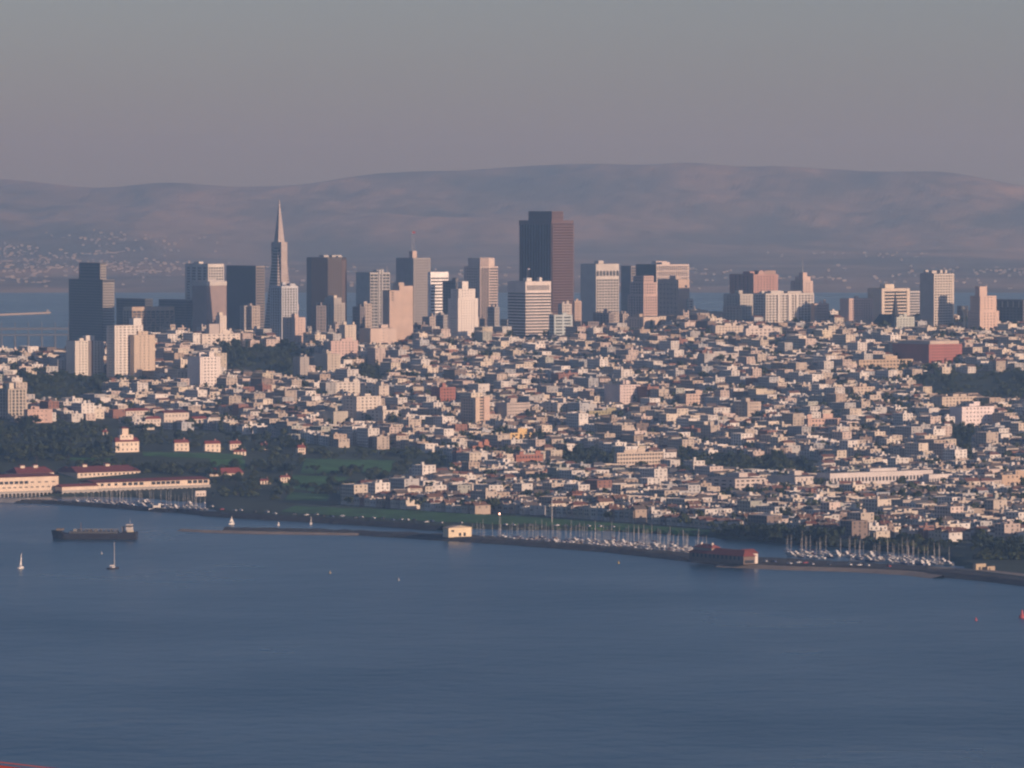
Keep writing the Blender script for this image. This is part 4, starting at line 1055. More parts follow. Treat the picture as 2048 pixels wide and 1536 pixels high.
# the other houses: thousands, one mass
mb = MB()
WIN = (.035, .04, .05)
def face_quad(o, ax, n, a0, a1, z0, z1):
    # rectangle standing on the plane through o along ax, pushed out along n
    p = [(o[0] + ax[0] * a + n[0] * .08, o[1] + ax[1] * a + n[1] * .08) for a in (a0, a1)]
    mb.quad((*p[0], z0), (*p[1], z0), (*p[1], z1), (*p[0], z1))
def stuff_house(l):
    r, a0, bb, w_, dp, h_, south, x, y, z, u, v, big = l
    col, cn, _ = q.choice(HC); j = q.uniform(.8, 1.08); mb.col = tuple(c * j for c in col)
    zb = z - 2; zt = z + h_
    P = [grid(a0 + i * dp, bb + j2 * w_) for i, j2 in ((0, 0), (1, 0), (1, 1), (0, 1))]
    n = len(mb.v)
    flat = big or q.random() < .8
    wc = mb.col
    for i in range(4):
        p, p2 = P[i], P[(i + 1) % 4]
        mb.quad((*p, zb), (*p2, zb), (*p2, zt), (*p, zt))
    if flat:
        mb.col = q.choice(((.22, .21, .2), (.15, .15, .15), (.34, .33, .31), (.46, .45, .43)))
        mb.quad(*[(*p, zt - .35) for p in P])
        if q.random() < .5:
            mb.col = wc; aa = a0 + dp * q.uniform(.2, .6); b2 = bb + w_ * q.uniform(.1, .5); s = q.uniform(2, 3.5); hh = q.uniform(1.6, 3)
            C4 = [grid(aa + i * s, b2 + j2 * s) for i, j2 in ((0, 0), (1, 0), (1, 1), (0, 1))]
            mb.hexa([(*c, zt - .4) for c in C4] + [(*c, zt + hh) for c in C4])
    else:
        mb.col = q.choice(((.17, .085, .065), (.12, .1, .09), (.13, .1, .085), (.11, .11, .115)))
        rh = q.uniform(1.8, 3.2); hip = q.choice((0, dp * .2))
        m0, m1 = grid(a0 + hip, bb + w_ / 2), grid(a0 + dp - hip, bb + w_ / 2)
        e = [(*p, zt) for p in P]; A_, B_ = (*m0, zt + rh), (*m1, zt + rh)
        mb.quad(e[0], e[1], B_, A_); mb.quad(e[2], e[3], A_, B_)
        if not hip: mb.col = wc
        mb.tri(e[1], e[2], B_); mb.tri(e[3], e[0], A_)
    # windows on the west and north sides
    mb.col = WIN
    ns = max(2, int(h_ / 3))
    o = P[0]
    nW = max(2, int(dp / 4)); nN = max(2, int(w_ / 3.3))
    for s in range(ns):
        z0 = zt - 2.6 - s * 3.0
        if z0 < z + .5: break
        for i in range(nW):
            if q.random() < .78:
                c = dp * (i + .5) / nW; face_quad(o, EA, (-EB[0], -EB[1]), c - .65, c + .65, z0, z0 + 1.5)
        for i in range(nN):
            c = w_ * (i + .5) / nN; face_quad(o, EB, (-EA[0], -EA[1]), c + .7, c - .7, z0, z0 + 1.6)
nst = 0
for l in lots:
    if id(l) in sset: continue
    stuff_house(l); nst += 1
hs = ob('hillside_houses', mb.mesh('hillside_houses', CITY, True))
tag(hs, 'thousands of small pale houses packed over the hillside streets', 'houses', kind='stuff')
print('houses', len(single), nst, len(mb.f))

# ------------------------------------------------------------------ trees
def crown_mesh(seed, shape, n):
    g = random.Random(seed); m = MB()
    if shape == 'round': lobes = [(g.gauss(0, .22), g.gauss(0, .22), g.uniform(.42, .86), g.uniform(.16, .27)) for _ in range(9)]
    elif shape == 'wide': lobes = [(g.gauss(0, .34), g.gauss(0, .34), g.uniform(.52, .8), g.uniform(.14, .24)) for _ in range(11)]
    else: lobes = [(g.gauss(0, .07), g.gauss(0, .07), .18 + .78 * i / 9, .21 * (1.05 - i / 10)) for i in range(10)]
    for i in range(n):
        lx, ly, lz, r = g.choice(lobes)
        th, ph = g.uniform(0, 6.283), math.acos(g.uniform(-1, 1)); rr = r * g.uniform(.55, 1.08)
        c = Vector((lx + rr * math.sin(ph) * math.cos(th), ly + rr * math.sin(ph) * math.sin(th), lz + rr * .8 * math.cos(ph)))
        nrm = (c - Vector((lx, ly, lz))).normalized() + Vector((g.uniform(-.6, .6), g.uniform(-.6, .6), g.uniform(-.3, .7)))
        nrm.normalize(); t = nrm.orthogonal().normalized(); bt = nrm.cross(t)
        s = g.uniform(.035, .07); a = g.uniform(0, 3.14)
        t, bt = t * math.cos(a) + bt * math.sin(a), bt * math.cos(a) - t * math.sin(a)
        p = [c + t * s * 1.3, c + bt * s, c - t * s * 1.3, c - bt * s]
        m.quad(*[tuple(v) for v in p])
    return m
TP = []
for i, sh in enumerate(('round', 'round', 'wide', 'wide', 'tall', 'round')):
    cm = crown_mesh(40 + i, sh, 460); ce = cm.mesh('crown', LEAF)
    tm = MB(); tm.frustum(0, 0, -.06, .03, .5, .018, 6)
    for a in (0, 2.1, 4.2):
        dx, dy = math.cos(a + i) * .2, math.sin(a + i) * .2
        tm.hexa([(-.012, -.012, .33), (.012, -.012, .33), (.012, .012, .33), (-.012, .012, .33), (dx - .006, dy - .006, .66), (dx + .006, dy - .006, .66), (dx + .006, dy + .006, .66), (dx - .006, dy + .006, .66)])
    TP.append((ce, tm.mesh('trunk', BARK), cm))
g = random.Random(3)
def inlawn(u, v): return any(inside(u, v, p) for p in PARKQ)
ntree = 0
for (poly, n, (h0, h1), lab, grp) in WOODS:
    n = int(n * .7)
    us_ = [p[0] for p in poly]; vs_ = [p[1] for p in poly]; tries = 0; spots = []
    while len(spots) < n and tries < n * 30:
        tries += 1
        u, v = g.uniform(min(us_), max(us_)), g.uniform(min(vs_), max(vs_))
        if not inside(u, v, poly) or (inlawn(u, v) and g.random() < .7): continue
        x, y, z = ground_px(u, v)
        if z < 1 or blocked(x, y, -4): continue
        spots.append((u, x, y, z))
    for k, (u, x, y, z) in enumerate(sorted(spots)):
        i = g.randrange(len(TP)); ce, te, _ = TP[i]; h = g.uniform(h0, h1); wd = h * g.uniform(.85, 1.25)
        sh = ('round', 'round', 'spreading', 'spreading', 'slender', 'round')[i]
        t = thing('tree', f'{sh} tree, {nth(k + 1)} from left in {lab}', 'tree', (x, y, z - .2), g.uniform(0, 6.28), grp)
        t.scale = (wd, wd, h); ob('crown', ce, t); ob('trunk', te, t); ntree += 1
# trees along the streets and in back yards
vs_all = []; 
NP = [np.array([v for v in cm.v], np.float32) for _, _, cm in TP]
for l in lots:
    pr_ = .2 if l[8] < 5600 else (.75 if l[10] > 1640 and 745 < l[11] < 880 else .3)
    if g.random() > pr_: continue
    yard = g.random() < .7
    x, y = grid(l[1] + (l[4] + g.uniform(3, 8) if not l[6] else -g.uniform(3, 8)), l[2] + g.uniform(0, l[3])) if yard else grid(l[1] - 4 if not l[6] else l[1] + l[4] + 4, l[2] + g.uniform(0, l[3]))
    z = terrain(x, y); h = g.uniform(7, 14); wd = h * g.uniform(.75, 1.1)
    arr = NP[g.randrange(len(NP))]; sub = arr.reshape(-1, 4, 3)[g.randrange(3)::3]
    a = g.uniform(0, 6.28); ca, sa = math.cos(a), math.sin(a)
    xy = sub[..., :2] @ np.array([[ca, sa], [-sa, ca]], np.float32)
    # fewer, larger leaf clumps for these small trees
    cen = sub.mean(1, keepdims=True); big_ = (sub - cen) * 1.7
    bxy = big_[..., :2] @ np.array([[ca, sa], [-sa, ca]], np.float32)
    cxy = cen[..., :2] @ np.array([[ca, sa], [-sa, ca]], np.float32)
    out = np.concatenate([cxy * wd + bxy * wd + np.array([x, y], np.float32), (cen[..., 2:] + big_[..., 2:]) * h + z], -1)
    vs_all.append(out.reshape(-1, 3))
# low shrubs and yard green filling the woods' floor
for (poly, n, hh, lab, grp) in WOODS:
    us_ = [p[0] for p in poly]; vs_ = [p[1] for p in poly]
    for _ in range(int(n * 3.0)):
        u, v = g.uniform(min(us_), max(us_)), g.uniform(min(vs_), max(vs_))
        if not inside(u, v, poly) or inlawn(u, v): continue
        x, y, z = ground_px(u, v)
        if z < 1 or blocked(x, y, -4): continue
        h = g.uniform(5, 10); wd = h * 1.25
        sub = NP[g.randrange(4)].reshape(-1, 4, 3)[::3]; cen = sub.mean(1, keepdims=True); bg_ = (sub - cen) * 1.7 + cen
        out = np.concatenate([bg_[..., :2] * wd + np.array([x, y], np.float32), (bg_[..., 2:] - .22) * h + z], -1)
        vs_all.append(out.reshape(-1, 3))
V = np.concatenate(vs_all)
me = bpy.data.meshes.new('street_trees'); nq = len(V) // 4
me.vertices.add(len(V)); me.vertices.foreach_set('co', V.ravel())
me.loops.add(len(V)); me.loops.foreach_set('vertex_index', np.arange(len(V), dtype=np.int32))
me.polygons.add(nq); me.polygons.foreach_set('loop_start', np.arange(0, len(V), 4, dtype=np.int32))
me.materials.append(LEAF); me.update(); me.validate()
tag(ob('street_trees', me), 'dark green trees and shrubs scattered between the hillside houses', 'trees', kind='stuff')
print('trees', ntree, 'leaf quads', nq)
# ------------------------------------------------------------------ waterfront buildings
def at_ground_building(name, label, cat, uL, uC, uR, vT, vB, z, group=None):
    x, y = at_z(uC, vB, z)
    b = shell(name, label, cat, uL, uC, uR, vT, y, group)
    dz = b.z0 - (z - .4); b.z0 -= dz; b.H += dz; b.root.location.z = b.z0
    return b
b = at_ground_building('harbour_house', 'cream harbour office with shallow roof on the breakwater', 'building', 886, 897, 943, 1056, 1074, 3.0)
bx('wall', b.root, 0, b.Lw, 0, b.Ln, 0, b.H, FAC, (.78, .64, .44))
m = MB(); m.gable(0, b.Lw, 0, b.Ln, b.H, 1.8, 'y', .6); ob('roof', m.mesh('roof', ROOF), b.root, color=(.4, .34, .27))
windows(b, 'W', 1, 1, 2, 6, b.H - 4, b.H - 1, 2.6, 1.6); windows(b, 'W', 2, 1, b.Lw * .4, b.Lw * .8, .5, 3.5, 2.2, 2.6, name='door')
b = at_ground_building('clubhouse', 'waterfront clubhouse with red hipped roof and white end wing on the spit', 'clubhouse', 1378, 1487, 1510, 1113, 1128, 3.0)
bx('wall', b.root, 0, b.Lw, 0, b.Ln, 0, b.H, FAC, (.20, .15, .125))
m = MB(); m.gable(0, b.Lw, 0, b.Ln, b.H, 4.2, 'y', 1.2, 6); ob('roof', m.mesh('roof', ROOF), b.root, color=(.26, .07, .055))
windows(b, 'W', 4, 1, 1, b.Lw - 1, .3, 3.4, 2.0, 2.2); windows(b, 'N', 12, 1, 3, b.Ln - 3, 2.5, 6, 2.2, 2.6)
e = bx('end_wing', b.root, b.Lw * .62, b.Lw * 1.55, 4, 16, 0, b.H + 1.5, FAC, (.78, .68, .58))
m = MB(); m.gable(0, b.Lw * .93, 0, 12, b.H + 1.5, 3, 'x', .7); ob('wing_roof', m.mesh('wing_roof', ROOF), e, color=(.26, .07, .055))
t2 = bx('upper_storey', b.root, 2, b.Lw * .9, b.Ln * .62, b.Ln * .94, b.H + 1, b.H + 4, FAC, (.4, .32, .27))
m = MB(); m.gable(0, b.Lw * .9 - 2, 0, b.Ln * .32, 3, 2.6, 'y', .9, 4); ob('upper_roof', m.mesh('upper_roof', ROOF), t2, color=(.30, .085, .065))
for k in (.66, .86): bx('chimney', b.root, b.Lw * .4, b.Lw * .4 + 1.6, b.Ln * k, b.Ln * k + 1.6, b.H + 4, b.H + 7.5, FAC, (.7, .62, .52))
b = at_ground_building('stone_lookout', 'small sand-coloured stone building beside the trees at the right end of the shore', 'building', 1946, 1952, 1972, 1128, 1142, 3.2)
plain(b, (.50, .40, .27)); windows(b, 'W', 1, 1, 2, 5, .5, 3.5, 1.6, 2.2, name='door')
b = at_ground_building('beach_hut', 'small tan hut just right of the stone building by the trees', 'hut', 1973, 1975, 1990, 1133, 1142, 3.2)
plain(b, (.46, .36, .25)); windows(b, 'W', 1, 1, 1, 3, .5, 2.5, 1, 1.6, name='door')
b = at_ground_building('boat_store', 'white flat-roofed hut among the masts beside the long pier shed', 'hut', 388, 391, 412, 982, 992, 2.8)
plain(b, (.74, .64, .56)); windows(b, 'W', 3, 1, 1, b.Lw - 1, .5, 3, 1.4, 1.2)

# ------------------------------------------------------------------ boats
def hull_mesh(L, W, h, name='hull', m=None, bow=.3):
    b = MB(); n = 8; ring = []
    for i in range(n + 1):
        t = i / n; x = -L / 2 + L * t
        wf = W / 2 * (1 - max(0, (t - (1 - bow)) / bow) ** 2 * .97) * (.82 + .18 * min(1, t / .3))
        ring.append([(x, -wf * .55, -.4), (x + .1 * h * t, -wf, h * (1 + .25 * t * t)), (x + .1 * h * t, wf, h * (1 + .25 * t * t)), (x, wf * .55, -.4)])
    for a, c in zip(ring, ring[1:]):
        for k in range(4): b.quad(a[k], a[(k + 1) % 4], c[(k + 1) % 4], c[k])
    b.quad(*reversed(ring[0])); b.quad(*ring[-1])
    return b.mesh(name, m or PLAIN)
def sailboat_proto(L=10.5, mh=14.0):
    t = ob('sailboat', None)
    ob('hull', hull_mesh(L, L * .3, 1.15), t)
    m = MB(); m.hexa([(-2.2, -1, 1.1), (1.6, -.8, 1.1), (1.6, .8, 1.1), (-2.2, 1, 1.1), (-1.9, -.8, 1.75), (1.1, -.6, 1.75), (1.1, .6, 1.75), (-1.9, .8, 1.75)]); ob('cabin', m.mesh('cabin', PLAIN), t)
    m = MB(); m.frustum(.8, 0, 1.6, .13, mh, .09, 6); m.box(.75, .85, -1.0, 1.0, mh * .6, mh * .6 + .1); ob('mast', m.mesh('mast', PLAIN), t)
    m = MB(); m.hexa([(-3.8, -.22, 2.5), (.7, -.25, 2.5), (.7, .25, 2.5), (-3.8, .22, 2.5), (-3.8, -.12, 2.9), (.7, -.2, 3.1), (.7, .2, 3.1), (-3.8, .12, 2.9)]); ob('furled_sail', m.mesh('furled_sail', PLAIN), t)
    return t
def motor_proto(L=13.0):
    t = ob('motor_yacht', None)
    ob('hull', hull_mesh(L, L * .3, 1.7), t)
    m = MB(); m.hexa([(-5, -1.6, 1.6), (2.6, -1.5, 1.6), (2.6, 1.5, 1.6), (-5, 1.6, 1.6), (-4.6, -1.4, 3.4), (1.4, -1.2, 3.4), (1.4, 1.2, 3.4), (-4.6, 1.4, 3.4)]); ob('cabin', m.mesh('cabin', PLAIN), t)
    m = MB(); m.hexa([(-3.6, -1.2, 3.4), (-.2, -1.1, 3.4), (-.2, 1.1, 3.4), (-3.6, 1.2, 3.4), (-3.4, -1.1, 4.5), (-.8, -1, 4.5), (-.8, 1, 4.5), (-3.4, 1.1, 4.5)]); ob('flybridge', m.mesh('flybridge', PLAIN), t)
    m = MB(); m.box(-3.8, 1.7, -1.58, 1.58, 2.4, 3.0); ob('window', m.mesh('window', GLASS), t)
    return t
SBP, MTP = sailboat_proto(), motor_proto()
sb_used = mt_used = False
g = random.Random(21)
HARB = [
 ('in the long harbour', 'boats in the long harbour', [(948, 1073), (1060, 1076), (1200, 1082), (1330, 1090), (1418, 1098), (1410, 1113), (1340, 1108), (1200, 1097), (1060, 1086), (950, 1081)], 112, 12),
 ('before the long pier shed', 'boats in the small harbour', [(150, 1001), (250, 1003), (330, 1006), (402, 1012), (420, 1022), (350, 1019), (230, 1010), (150, 1005)], 42, 5),
 ('in the right-hand harbour', 'boats in the right-hand harbour', [(1560, 1099), (1700, 1108), (1850, 1118), (1900, 1124), (1890, 1132), (1750, 1126), (1600, 1115)], 52, 18)]
for (where, grp, poly, ns, nm) in HARB:
    us_ = [p[0] for p in poly]; vs_ = [p[1] for p in poly]; spots = []; tries = 0
    while len(spots) < ns + nm and tries < 6000:
        tries += 1
        u, v = g.uniform(min(us_), max(us_)), g.uniform(min(vs_), max(vs_))
        if not inside(u, v, poly): continue
        x, y = at_z(u, v, 0)
        # snap to slips along pontoons
        a = (x - O0[0]) * EA[0] + (y - O0[1]) * EA[1]; b_ = (x - O0[0]) * EB[0] + (y - O0[1]) * EB[1]
        a = round(a / 4.6) * 4.6; b_ = round(b_ / 17.0) * 17.0
        x, y = grid(a, b_)
        if terrain(x, y) > -.5: continue
        if any((x - s[0]) ** 2 + (y - s[1]) ** 2 < 16 for s in spots): continue
        spots.append((x, y, len(spots) < ns, project(x, y, 0)[0]))
    ks = km = 0
    for (x, y, sail, u) in sorted(spots, key=lambda s: s[3]):
        hullc = g.choice(((.62, .6, .57), (.66, .64, .6), (.56, .52, .46), (.07, .09, .17), (.5, .5, .52)))
        hn = 'navy' if hullc[0] < .2 else 'white'
        if sail:
            ks += 1; t = SBP if not sb_used else copy_tree(SBP); sb_used = True
            s = g.uniform(.75, 1.12); lab = f'{hn} moored sailboat, {nth(ks)} from left of those {where}'
        else:
            km += 1; t = MTP if not mt_used else copy_tree(MTP); mt_used = True
            s = g.uniform(.6, .9); lab = f'{hn} moored motor yacht, {nth(km)} from left of those {where}'
        t.location = (x, y, 0); t.scale = (s, s, s * g.uniform(.9, 1.12)); t.rotation_euler = (0, 0, GA + math.pi / 2 + (math.pi if g.random() < .5 else 0) + g.uniform(-.03, .03))
        tag(t, lab, 'sailboat' if sail else 'motor yacht', grp)
        for ch in t.children:
            nmn = ch.name.split('.')[0]
            if nmn == 'hull': ch.color = (*hullc, 1)
            elif nmn in ('cabin', 'flybridge'): ch.color = (.6, .57, .53, 1)
            elif nmn == 'mast': ch.color = (.52, .48, .43, 1)
            elif nmn == 'furled_sail': ch.color = (*g.choice(((.08, .12, .3), (.7, .68, .62), (.3, .08, .08))), 1)
# pontoons
g = random.Random(8)
for i, (u0, v0, u1, v1, lab) in enumerate(((985, 1080, 1010, 1074, 'short pontoon behind the harbour office'), (1070, 1090, 1082, 1072, 'pale gangway crossing the long harbour'), (1200, 1096, 1320, 1086, 'long pale pontoon in the middle of the long harbour'),
        (1330, 1106, 1410, 1094, 'pontoon at the right end of the long harbour'), (1130, 1090, 1190, 1080, 'pontoon right of the pale gangway'), (1700, 1120, 1880, 1127, 'pontoon along the right-hand harbour'))):
    p, r_ = at_z(u0, v0, .6), at_z(u1, v1, .6); d = math.hypot(r_[0] - p[0], r_[1] - p[1])
    t = thing('pontoon', lab, 'pontoon', (p[0], p[1], 0), math.atan2(r_[1] - p[1], r_[0] - p[0]), 'harbour pontoons')
    bx('deck', t, 0, d, -1.2, 1.2, .3, .65, PLAIN, (.5, .44, .36))
    for k in range(max(2, int(d / 14))): bx('pile', t, k * 14, k * 14 + .35, 1.25, 1.6, -2, 3.0, PLAIN, (.45, .4, .34))

# under way on the bay
def sail_mesh(pts, name):
    m = MB(); m.prism(pts, -.05, .05); me = m.mesh(name, PLAIN); return me
def under_sail(label, u, vb, vt, mainw, jib=True, hullc=(.8, .76, .7), heel=0.0, bare=False, rot=.5):
    x, y = at_z(u, vb, 0); H = at_y(u, vt, y)[1]
    t = thing('sailing_yacht', label, 'sailboat', (x, y, 0), rot, 'yachts under way'); t.rotation_euler = (heel, 0, rot)
    L = H * .68
    ob('hull', hull_mesh(L, L * .28, 1.1), t, color=hullc)
    m = MB(); m.frustum(.08 * L, 0, .8, .2, H, .12, 6); ob('mast', m.mesh('mast', PLAIN), t, color=(.72, .68, .62))
    m = MB(); m.hexa([(-.2 * L, -.8, 1), (.12 * L, -.7, 1), (.12 * L, .7, 1), (-.2 * L, .8, 1), (-.18 * L, -.7, 1.7), (.08 * L, -.5, 1.7), (.08 * L, .5, 1.7), (-.18 * L, .7, 1.7)]); ob('cabin', m.mesh('cabin', PLAIN), t, color=(.78, .74, .7))
    m = MB(); m.box(-.36 * L, .07 * L, -.12, .12, 2.2, 2.45); ob('boom', m.mesh('boom', PLAIN), t, color=(.6, .56, .5))
    if not bare:
        o = ob('mainsail', sail_mesh([(.06 * L, 2.6), (.06 * L, H * .97), (-.12 * L * mainw, H * .55), (-.36 * L * mainw, 2.6)][::-1], 'mainsail'), t, color=(.80, .76, .68)); o.rotation_euler = (R(90), 0, R(8))
        if jib:
            o = ob('jib', sail_mesh([(.1 * L, 1.6), (.1 * L, H * .8), (.46 * L, 1.4)], 'jib'), t, (0, 0, 0), (.80, .76, .68)); o.rotation_euler = (R(90), 0, R(-10))
    else:
        m = MB(); m.box(-.34 * L, .06 * L, -.2, .2, 2.5, 3.0); ob('furled_sail', m.mesh('furled_sail', PLAIN), t, color=(.6, .56, .52))
    return t
under_sail('small yacht under white sail at the far left of the bay', 42, 1137, 1106, .7, False, rot=1.1)
under_sail('dark-hulled yacht with bare mast below the grey dredger', 227, 1138, 1084, 1, False, (.05, .05, .07), bare=True, rot=1.0)
under_sail('yacht under full white sail above the sand spit', 463, 1049, 1032, 1.1, True, rot=.4)
under_sail('yacht with narrow white sail off the dark seawall', 622, 1049, 1033, .5, False, rot=1.3)
under_sail('little yacht with tiny sail over the breakwater root', 557, 1051, 1043, .9, True, rot=.8)

# the dredger
x, y = at_z(190, 1078, 0)
t = thing('dredger_ship', 'long dark grey hopper dredger with white wheelhouse at its right end', 'ship', (x, y, 0), R(176))
LS = 168 * S * y
m = MB()
sec = []
for i in range(15):
    f_ = i / 14; xx = -LS / 2 + LS * f_
    wf = 8 * (1 - max(0, (f_ - .82) / .18) ** 2 * .96); hz = 4.6 + (2.2 if f_ > .86 else 0) + (1.4 if f_ < .16 else 0)
    sec.append([(xx, -wf * .8, -1), (xx + max(0, f_ - .8) * 8, -wf, hz), (xx + max(0, f_ - .8) * 8, wf, hz), (xx, wf * .8, -1)])
for a, c in zip(sec, sec[1:]):
    for k in range(4): m.quad(a[k], a[(k + 1) % 4], c[(k + 1) % 4], c[k])
m.quad(*reversed(sec[0])); m.quad(*sec[-1])
ob('hull', m.mesh('hull', PLAIN), t, color=(.035, .035, .045))
bx('hopper_coaming', t, -LS * .28, LS * .3, -5, 5, 4.6, 6.2, PLAIN, (.10, .10, .10))
bx('forecastle', t, LS * .38, LS * .46, -4, 4, 6.8, 8.2, PLAIN, (.22, .17, .12))
wh = bx('wheelhouse', t, -LS * .45, -LS * .38, -4, 4, 6.0, 11.8, PLAIN, (.62, .56, .50))
m = MB(); m.box(-.15, LS * .07 + .15, -.15, 8.15, 3.8, 4.9); ob('window', m.mesh('window', GLASS), wh)
bx('stern_house', t, -LS * .47, -LS * .4, 3, 7.5, 4.6, 7.4, PLAIN, (.70, .62, .46)); bx('funnel', t, -LS * .35, -LS * .325, -2, 2, 6.0, 10, PLAIN, (.2, .19, .2))
m = MB(); m.frustum(-LS * .42, 0, 12.5, .25, 16.5, .12, 6); ob('radar_mast', m.mesh('radar_mast', METAL), t)
m = MB(); m.frustum(LS * .17, 0, 4.6, .45, 13, .3, 8); ob('derrick_post', m.mesh('derrick_post', PLAIN), t, color=(.12, .09, .1))
for k in range(9): bx('rail_post', t, -LS * .25 + k * LS * .05, -LS * .25 + k * LS * .05 + .4, 4.6, 5.0, 6.2, 8.0, PLAIN, (.2, .2, .2))
qd = random.Random(4)
for k in range(9):
    xx = -LS * .27 + k * LS * .06; bx('deck_gear', t, xx, xx + qd.uniform(1.2, 3), -4 + qd.uniform(0, 6), -2.5 + qd.uniform(4, 6.4), 6.2, 6.2 + qd.uniform(.6, 2.0), PLAIN, qd.choice(((.12, .12, .13), (.2, .16, .12), (.3, .28, .24))))
bx('gantry_pipe', t, -LS * .3, LS * .18, 4.5, 5.1, 7.8, 8.3, PLAIN, (.24, .23, .22))
# a pale tug at the harbour mouth
x, y = at_z(314, 1022, 0)
t = thing('ferry_boat', 'pale grey motor vessel lying at the mouth of the small harbour', 'boat', (x, y, 0), R(10))
ob('hull', hull_mesh(14.5, 4.6, 2.4), t, color=(.62, .58, .5)); bx('deckhouse', t, -3.5, 3, -1.6, 1.6, 2.4, 4.8, PLAIN, (.76, .7, .6)); bx('wheelhouse', t, 1, 3.4, -1.3, 1.3, 4.8, 6.6, PLAIN, (.78, .73, .65))
bx('window', t, 3.0, 3.45, -1.1, 1.1, 5.4, 6.1, GLASS)
# buoys
for (u, v, c, lab) in ((660, 1147, (.35, .3, .2), 'small brown buoy on open water left of centre'), (1237, 1127, (.42, .32, .1), 'yellow buoy off the breakwater'), (203, 1108, (.34, .36, .4), 'tiny pale buoy left of the bare-masted yacht'),
                       (1952, 1241, (.5, .1, .1), 'red buoy low on the right'), (797, 1161, (.3, .32, .35), 'pale buoy below the brown one'), (2044, 1236, (.45, .09, .1), 'red channel buoy at the right edge of the bay')):
    x, y = at_z(u, v, 0); t = thing('buoy', lab, 'buoy', (x, y, 0), 0, 'buoys'); s = 2.4 if u > 2000 else 1.0
    m = MB(); m.frustum(0, 0, -.3, .9 * s, .7 * s, .8 * s, 10); ob('float', m.mesh('float', PLAIN), t, color=c)
    m = MB(); m.frustum(0, 0, .7 * s, .5 * s, 2.2 * s, .12 * s, 8); ob('topmark', m.mesh('topmark', PLAIN), t, color=c)

# ------------------------------------------------------------------ cars along the shore
def car_proto():
    t = ob('parked_car', None)
    m = MB(); m.hexa([(-2.2, -.88, .32), (2.2, -.88, .32), (2.2, .88, .32), (-2.2, .88, .32), (-2.15, -.85, .92), (2.1, -.82, .8), (2.1, .82, .8), (-2.15, .85, .92)]); ob('body', m.mesh('body', PLAIN), t)
    m = MB(); m.hexa([(-1.8, -.8, .9), (1.0, -.8, .86), (1.0, .8, .86), (-1.8, .8, .9), (-1.3, -.66, 1.42), (.35, -.66, 1.42), (.35, .66, 1.42), (-1.3, .66, 1.42)]); c = ob('cabin', m.mesh('cabin', GLASS), t)
    m = MB(); m.box(-1.3, .35, -.64, .64, 1.425, 1.48); ob('roof', m.mesh('roof', PLAIN), t)
    w_ = MB(); n = len(w_.v); w_.frustum(0, 0, -.11, .33, .11, .33, 12); wm = w_.mesh('wheel', mat('tyre', (.02, .02, .02), .9)) if 'tyre' not in bpy.data.materials else None
    for sx in (-1.35, 1.35):
        for sy in (-.82, .82): o = ob('wheel', wm, t, (sx, sy, .33)); o.rotation_euler = (R(90), 0, 0)
    return t
CP_ = car_proto(); cu = False; g = random.Random(31)
CC = [((.78, .77, .75), 'white', 5), ((.5, .5, .52), 'silver', 4), ((.06, .06, .07), 'black', 3), ((.4, .05, .05), 'red', 1), ((.08, .12, .25), 'blue', 1)]
CC = [c for c in CC for _ in range(c[2])]
LINES = [((405, 1021), (600, 1031), 26, 'along the shore road above the dark seawall', 3.0), ((600, 1031), (930, 1050), 34, 'along the lawn edge behind the seawall', 3.3), ((1530, 1126), (1800, 1137), 22, 'in the car park behind the beach', 3.1), ((1010, 1055), (1230, 1062), 12, 'between the lawn and the long harbour', 3.3)]
for (p, r_, n, wh_, zz) in LINES:
    spots = sorted(g.uniform(0, 1) for _ in range(n)); last = -1; k = 0
    for s in spots:
        u = p[0] + (r_[0] - p[0]) * s; v = p[1] + (r_[1] - p[1]) * s - g.choice((0, 2.2))
        if u - last < 11.5: continue
        last = u
        x, y, z = ground_px(u, v); 
        if 'beach' in wh_: x, y = at_z(u, v, 3.05); z = 3.05
        z = max(z, 2.5) + (.4 if 'lawn' in wh_ else .1)
        if 'seawall' in wh_ or 'harbour' in wh_: z = max(z, 3.3)
        k += 1; t = CP_ if not cu else copy_tree(CP_); cu = True
        col, cn, _ = g.choice(CC)
        t.location = (x, y, z); t.rotation_euler = (0, 0, GA + math.pi / 2 + g.choice((0, 0, math.pi, math.pi / 2)))
        tag(t, f'{cn} car, {nth(k)} from left of those {wh_}', 'car', 'cars parked along the shore')
        for ch in t.children:
            if ch.name.split('.')[0] in ('body', 'roof'): ch.color = (*col, 1)
# flagpole, and a sun glint added as a glowing head on a made-up post
x, y, z = ground_px(1104, 1045)
t = thing('flagpole', 'tall white flagpole on the shore lawn right of centre', 'flagpole', (x, y, z)); H = at_y(1104, 997, y)[1] - z
m = MB(); m.frustum(0, 0, 0, .3, H, .18, 8); ob('pole', m.mesh('pole', PLAIN), t, color=(.7, .66, .6))
m = MB(); m.frustum(0, 0, H, .35, H + .5, .2, 8); ob('finial', m.mesh('finial', PLAIN), t, color=(.7, .66, .6))
m = MB(); m.box(-.9, .9, -.9, .9, 0, .6); ob('footing', m.mesh('footing', CONC), t)
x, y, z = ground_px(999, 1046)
t = thing('sun_glint_post', 'post with a glaring red-white lamp on the shore lawn', 'lamp post', (x, y, z)); H = at_y(999, 1029, y)[1] - z
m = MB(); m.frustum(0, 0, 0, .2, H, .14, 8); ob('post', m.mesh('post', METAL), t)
lm = bpy.data.materials.new('sun_glint_glow'); lm.use_nodes = True; pb = lm.node_tree.nodes['Principled BSDF']; pb.inputs['Emission Color'].default_value = (1, .45, .32, 1); pb.inputs['Emission Strength'].default_value = 6  # emission stands in for a reflection of the sun
m = MB(); m.frustum(0, 0, H, .6, H + 1.2, .6, 10); ob('sun_glint', m.mesh('sun_glint', lm), t)

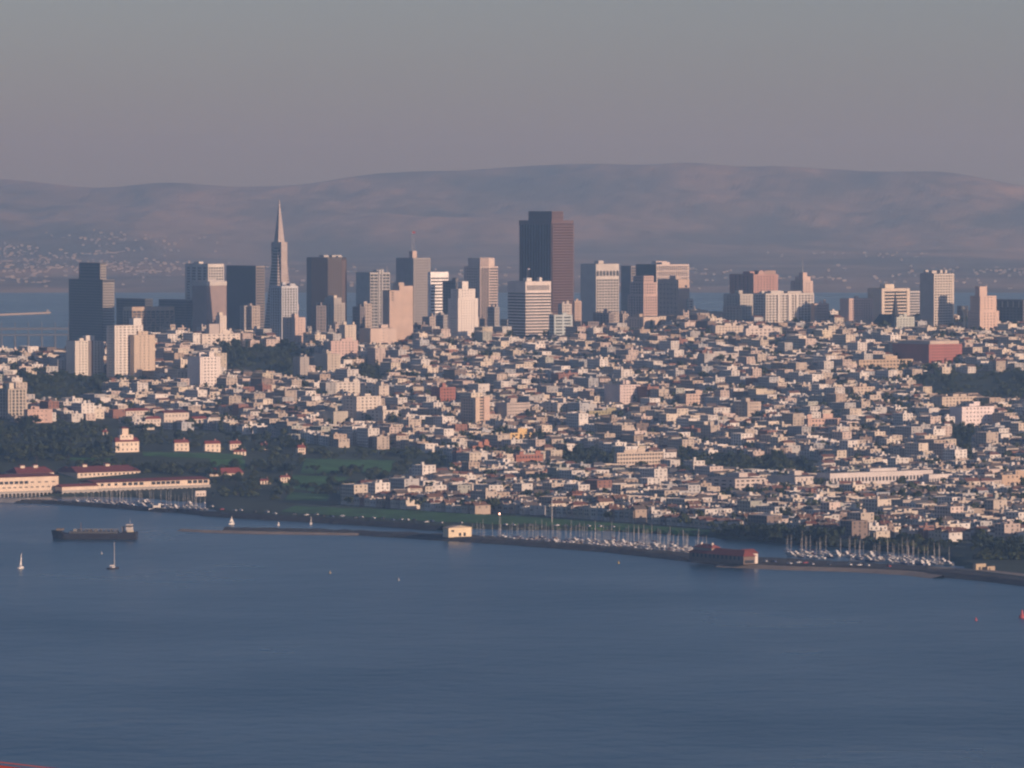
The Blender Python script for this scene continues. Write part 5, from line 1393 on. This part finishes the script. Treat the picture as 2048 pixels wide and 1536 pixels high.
# ------------------------------------------------------------------ far bridge, far mole, near bridge cable
Yb = 9800; x0 = at_y(-160, 655, Yb)[0]; x1 = at_y(210, 655, Yb)[0]; zd = at_y(50, 656, Yb)[1]
t = thing('far_bridge', 'faint grey trestle bridge crossing the water beyond the left towers', 'bridge', (x0, Yb, 0), math.atan2(60, x1 - x0))
D = math.hypot(x1 - x0, 60)
bx('deck', t, 0, D, -6, 6, zd - 4, zd, PLAIN, (.10, .115, .14)); bx('lower_deck', t, 0, D, -6, 6, zd - 14, zd - 11, PLAIN, (.10, .115, .14))
for k in range(15):
    xx = D * k / 14
    bx('pier', t, xx, xx + 3.2, -4, 4, -3, zd - 14.05, PLAIN, (.11, .125, .15)); bx('truss_post', t, xx + .6, xx + 2, -5, -4, zd - 11, zd + 9, PLAIN, (.10, .115, .14))
p, r_ = at_z(-120, 636, 0), at_z(97, 627, 0)
t = thing('far_mole', 'thin beige breakwater line far out on the water at left', 'breakwater', (p[0], p[1], 0), math.atan2(r_[1] - p[1], r_[0] - p[0]))
D = math.hypot(r_[0] - p[0], r_[1] - p[1]); bx('wall', t, 0, D, -6, 6, -2, 3, PLAIN, (.42, .36, .3)); bx('parapet', t, 0, D, -5, -3.6, 3, 4, PLAIN, (.42, .36, .3)); bx('light_tower', t, D - 8, D - 4, -2, 2, 3, 9, PLAIN, (.45, .4, .35))
Yc = 700.0
p = at_y(-420, 1538 - 420 * 14 / 118, Yc); r_ = at_y(420, 1538 + 420 * 14 / 118, Yc)
p = (p[0], at_y(-420, 1538 - 49, Yc)[1]); r_ = (r_[0], at_y(420, 1538 + 49, Yc)[1])
t = thing('suspension_cable', 'thick orange-red suspension bridge cable crossing the lower left corner', 'bridge cable', (p[0], Yc, p[1]))
D = math.hypot(r_[0] - p[0], r_[1] - p[1]); t.rotation_euler = (0, math.atan2(p[1] - r_[1], r_[0] - p[0]), 0)
def xtube(name, z, r, col, x0=0, x1=D, k=14):
    m = MB(); m.frustum(0, 0, x0, r, x1, r, k); m.v = [(c, a, b_ + z) for a, b_, c in m.v]
    return ob(name, m.mesh(name, PLAIN), t, color=col)
IO = (.34, .05, .03)
xtube('main_cable', 0, .46, IO)
for k in range(6): xtube('cable_band', 0, .56, IO, D * (k + .5) / 6, D * (k + .5) / 6 + .9)
for sy in (-.38, .38):
    o = xtube('hand_rope', .82, .035, (.4, .08, .05), k=6); o.location.y = sy
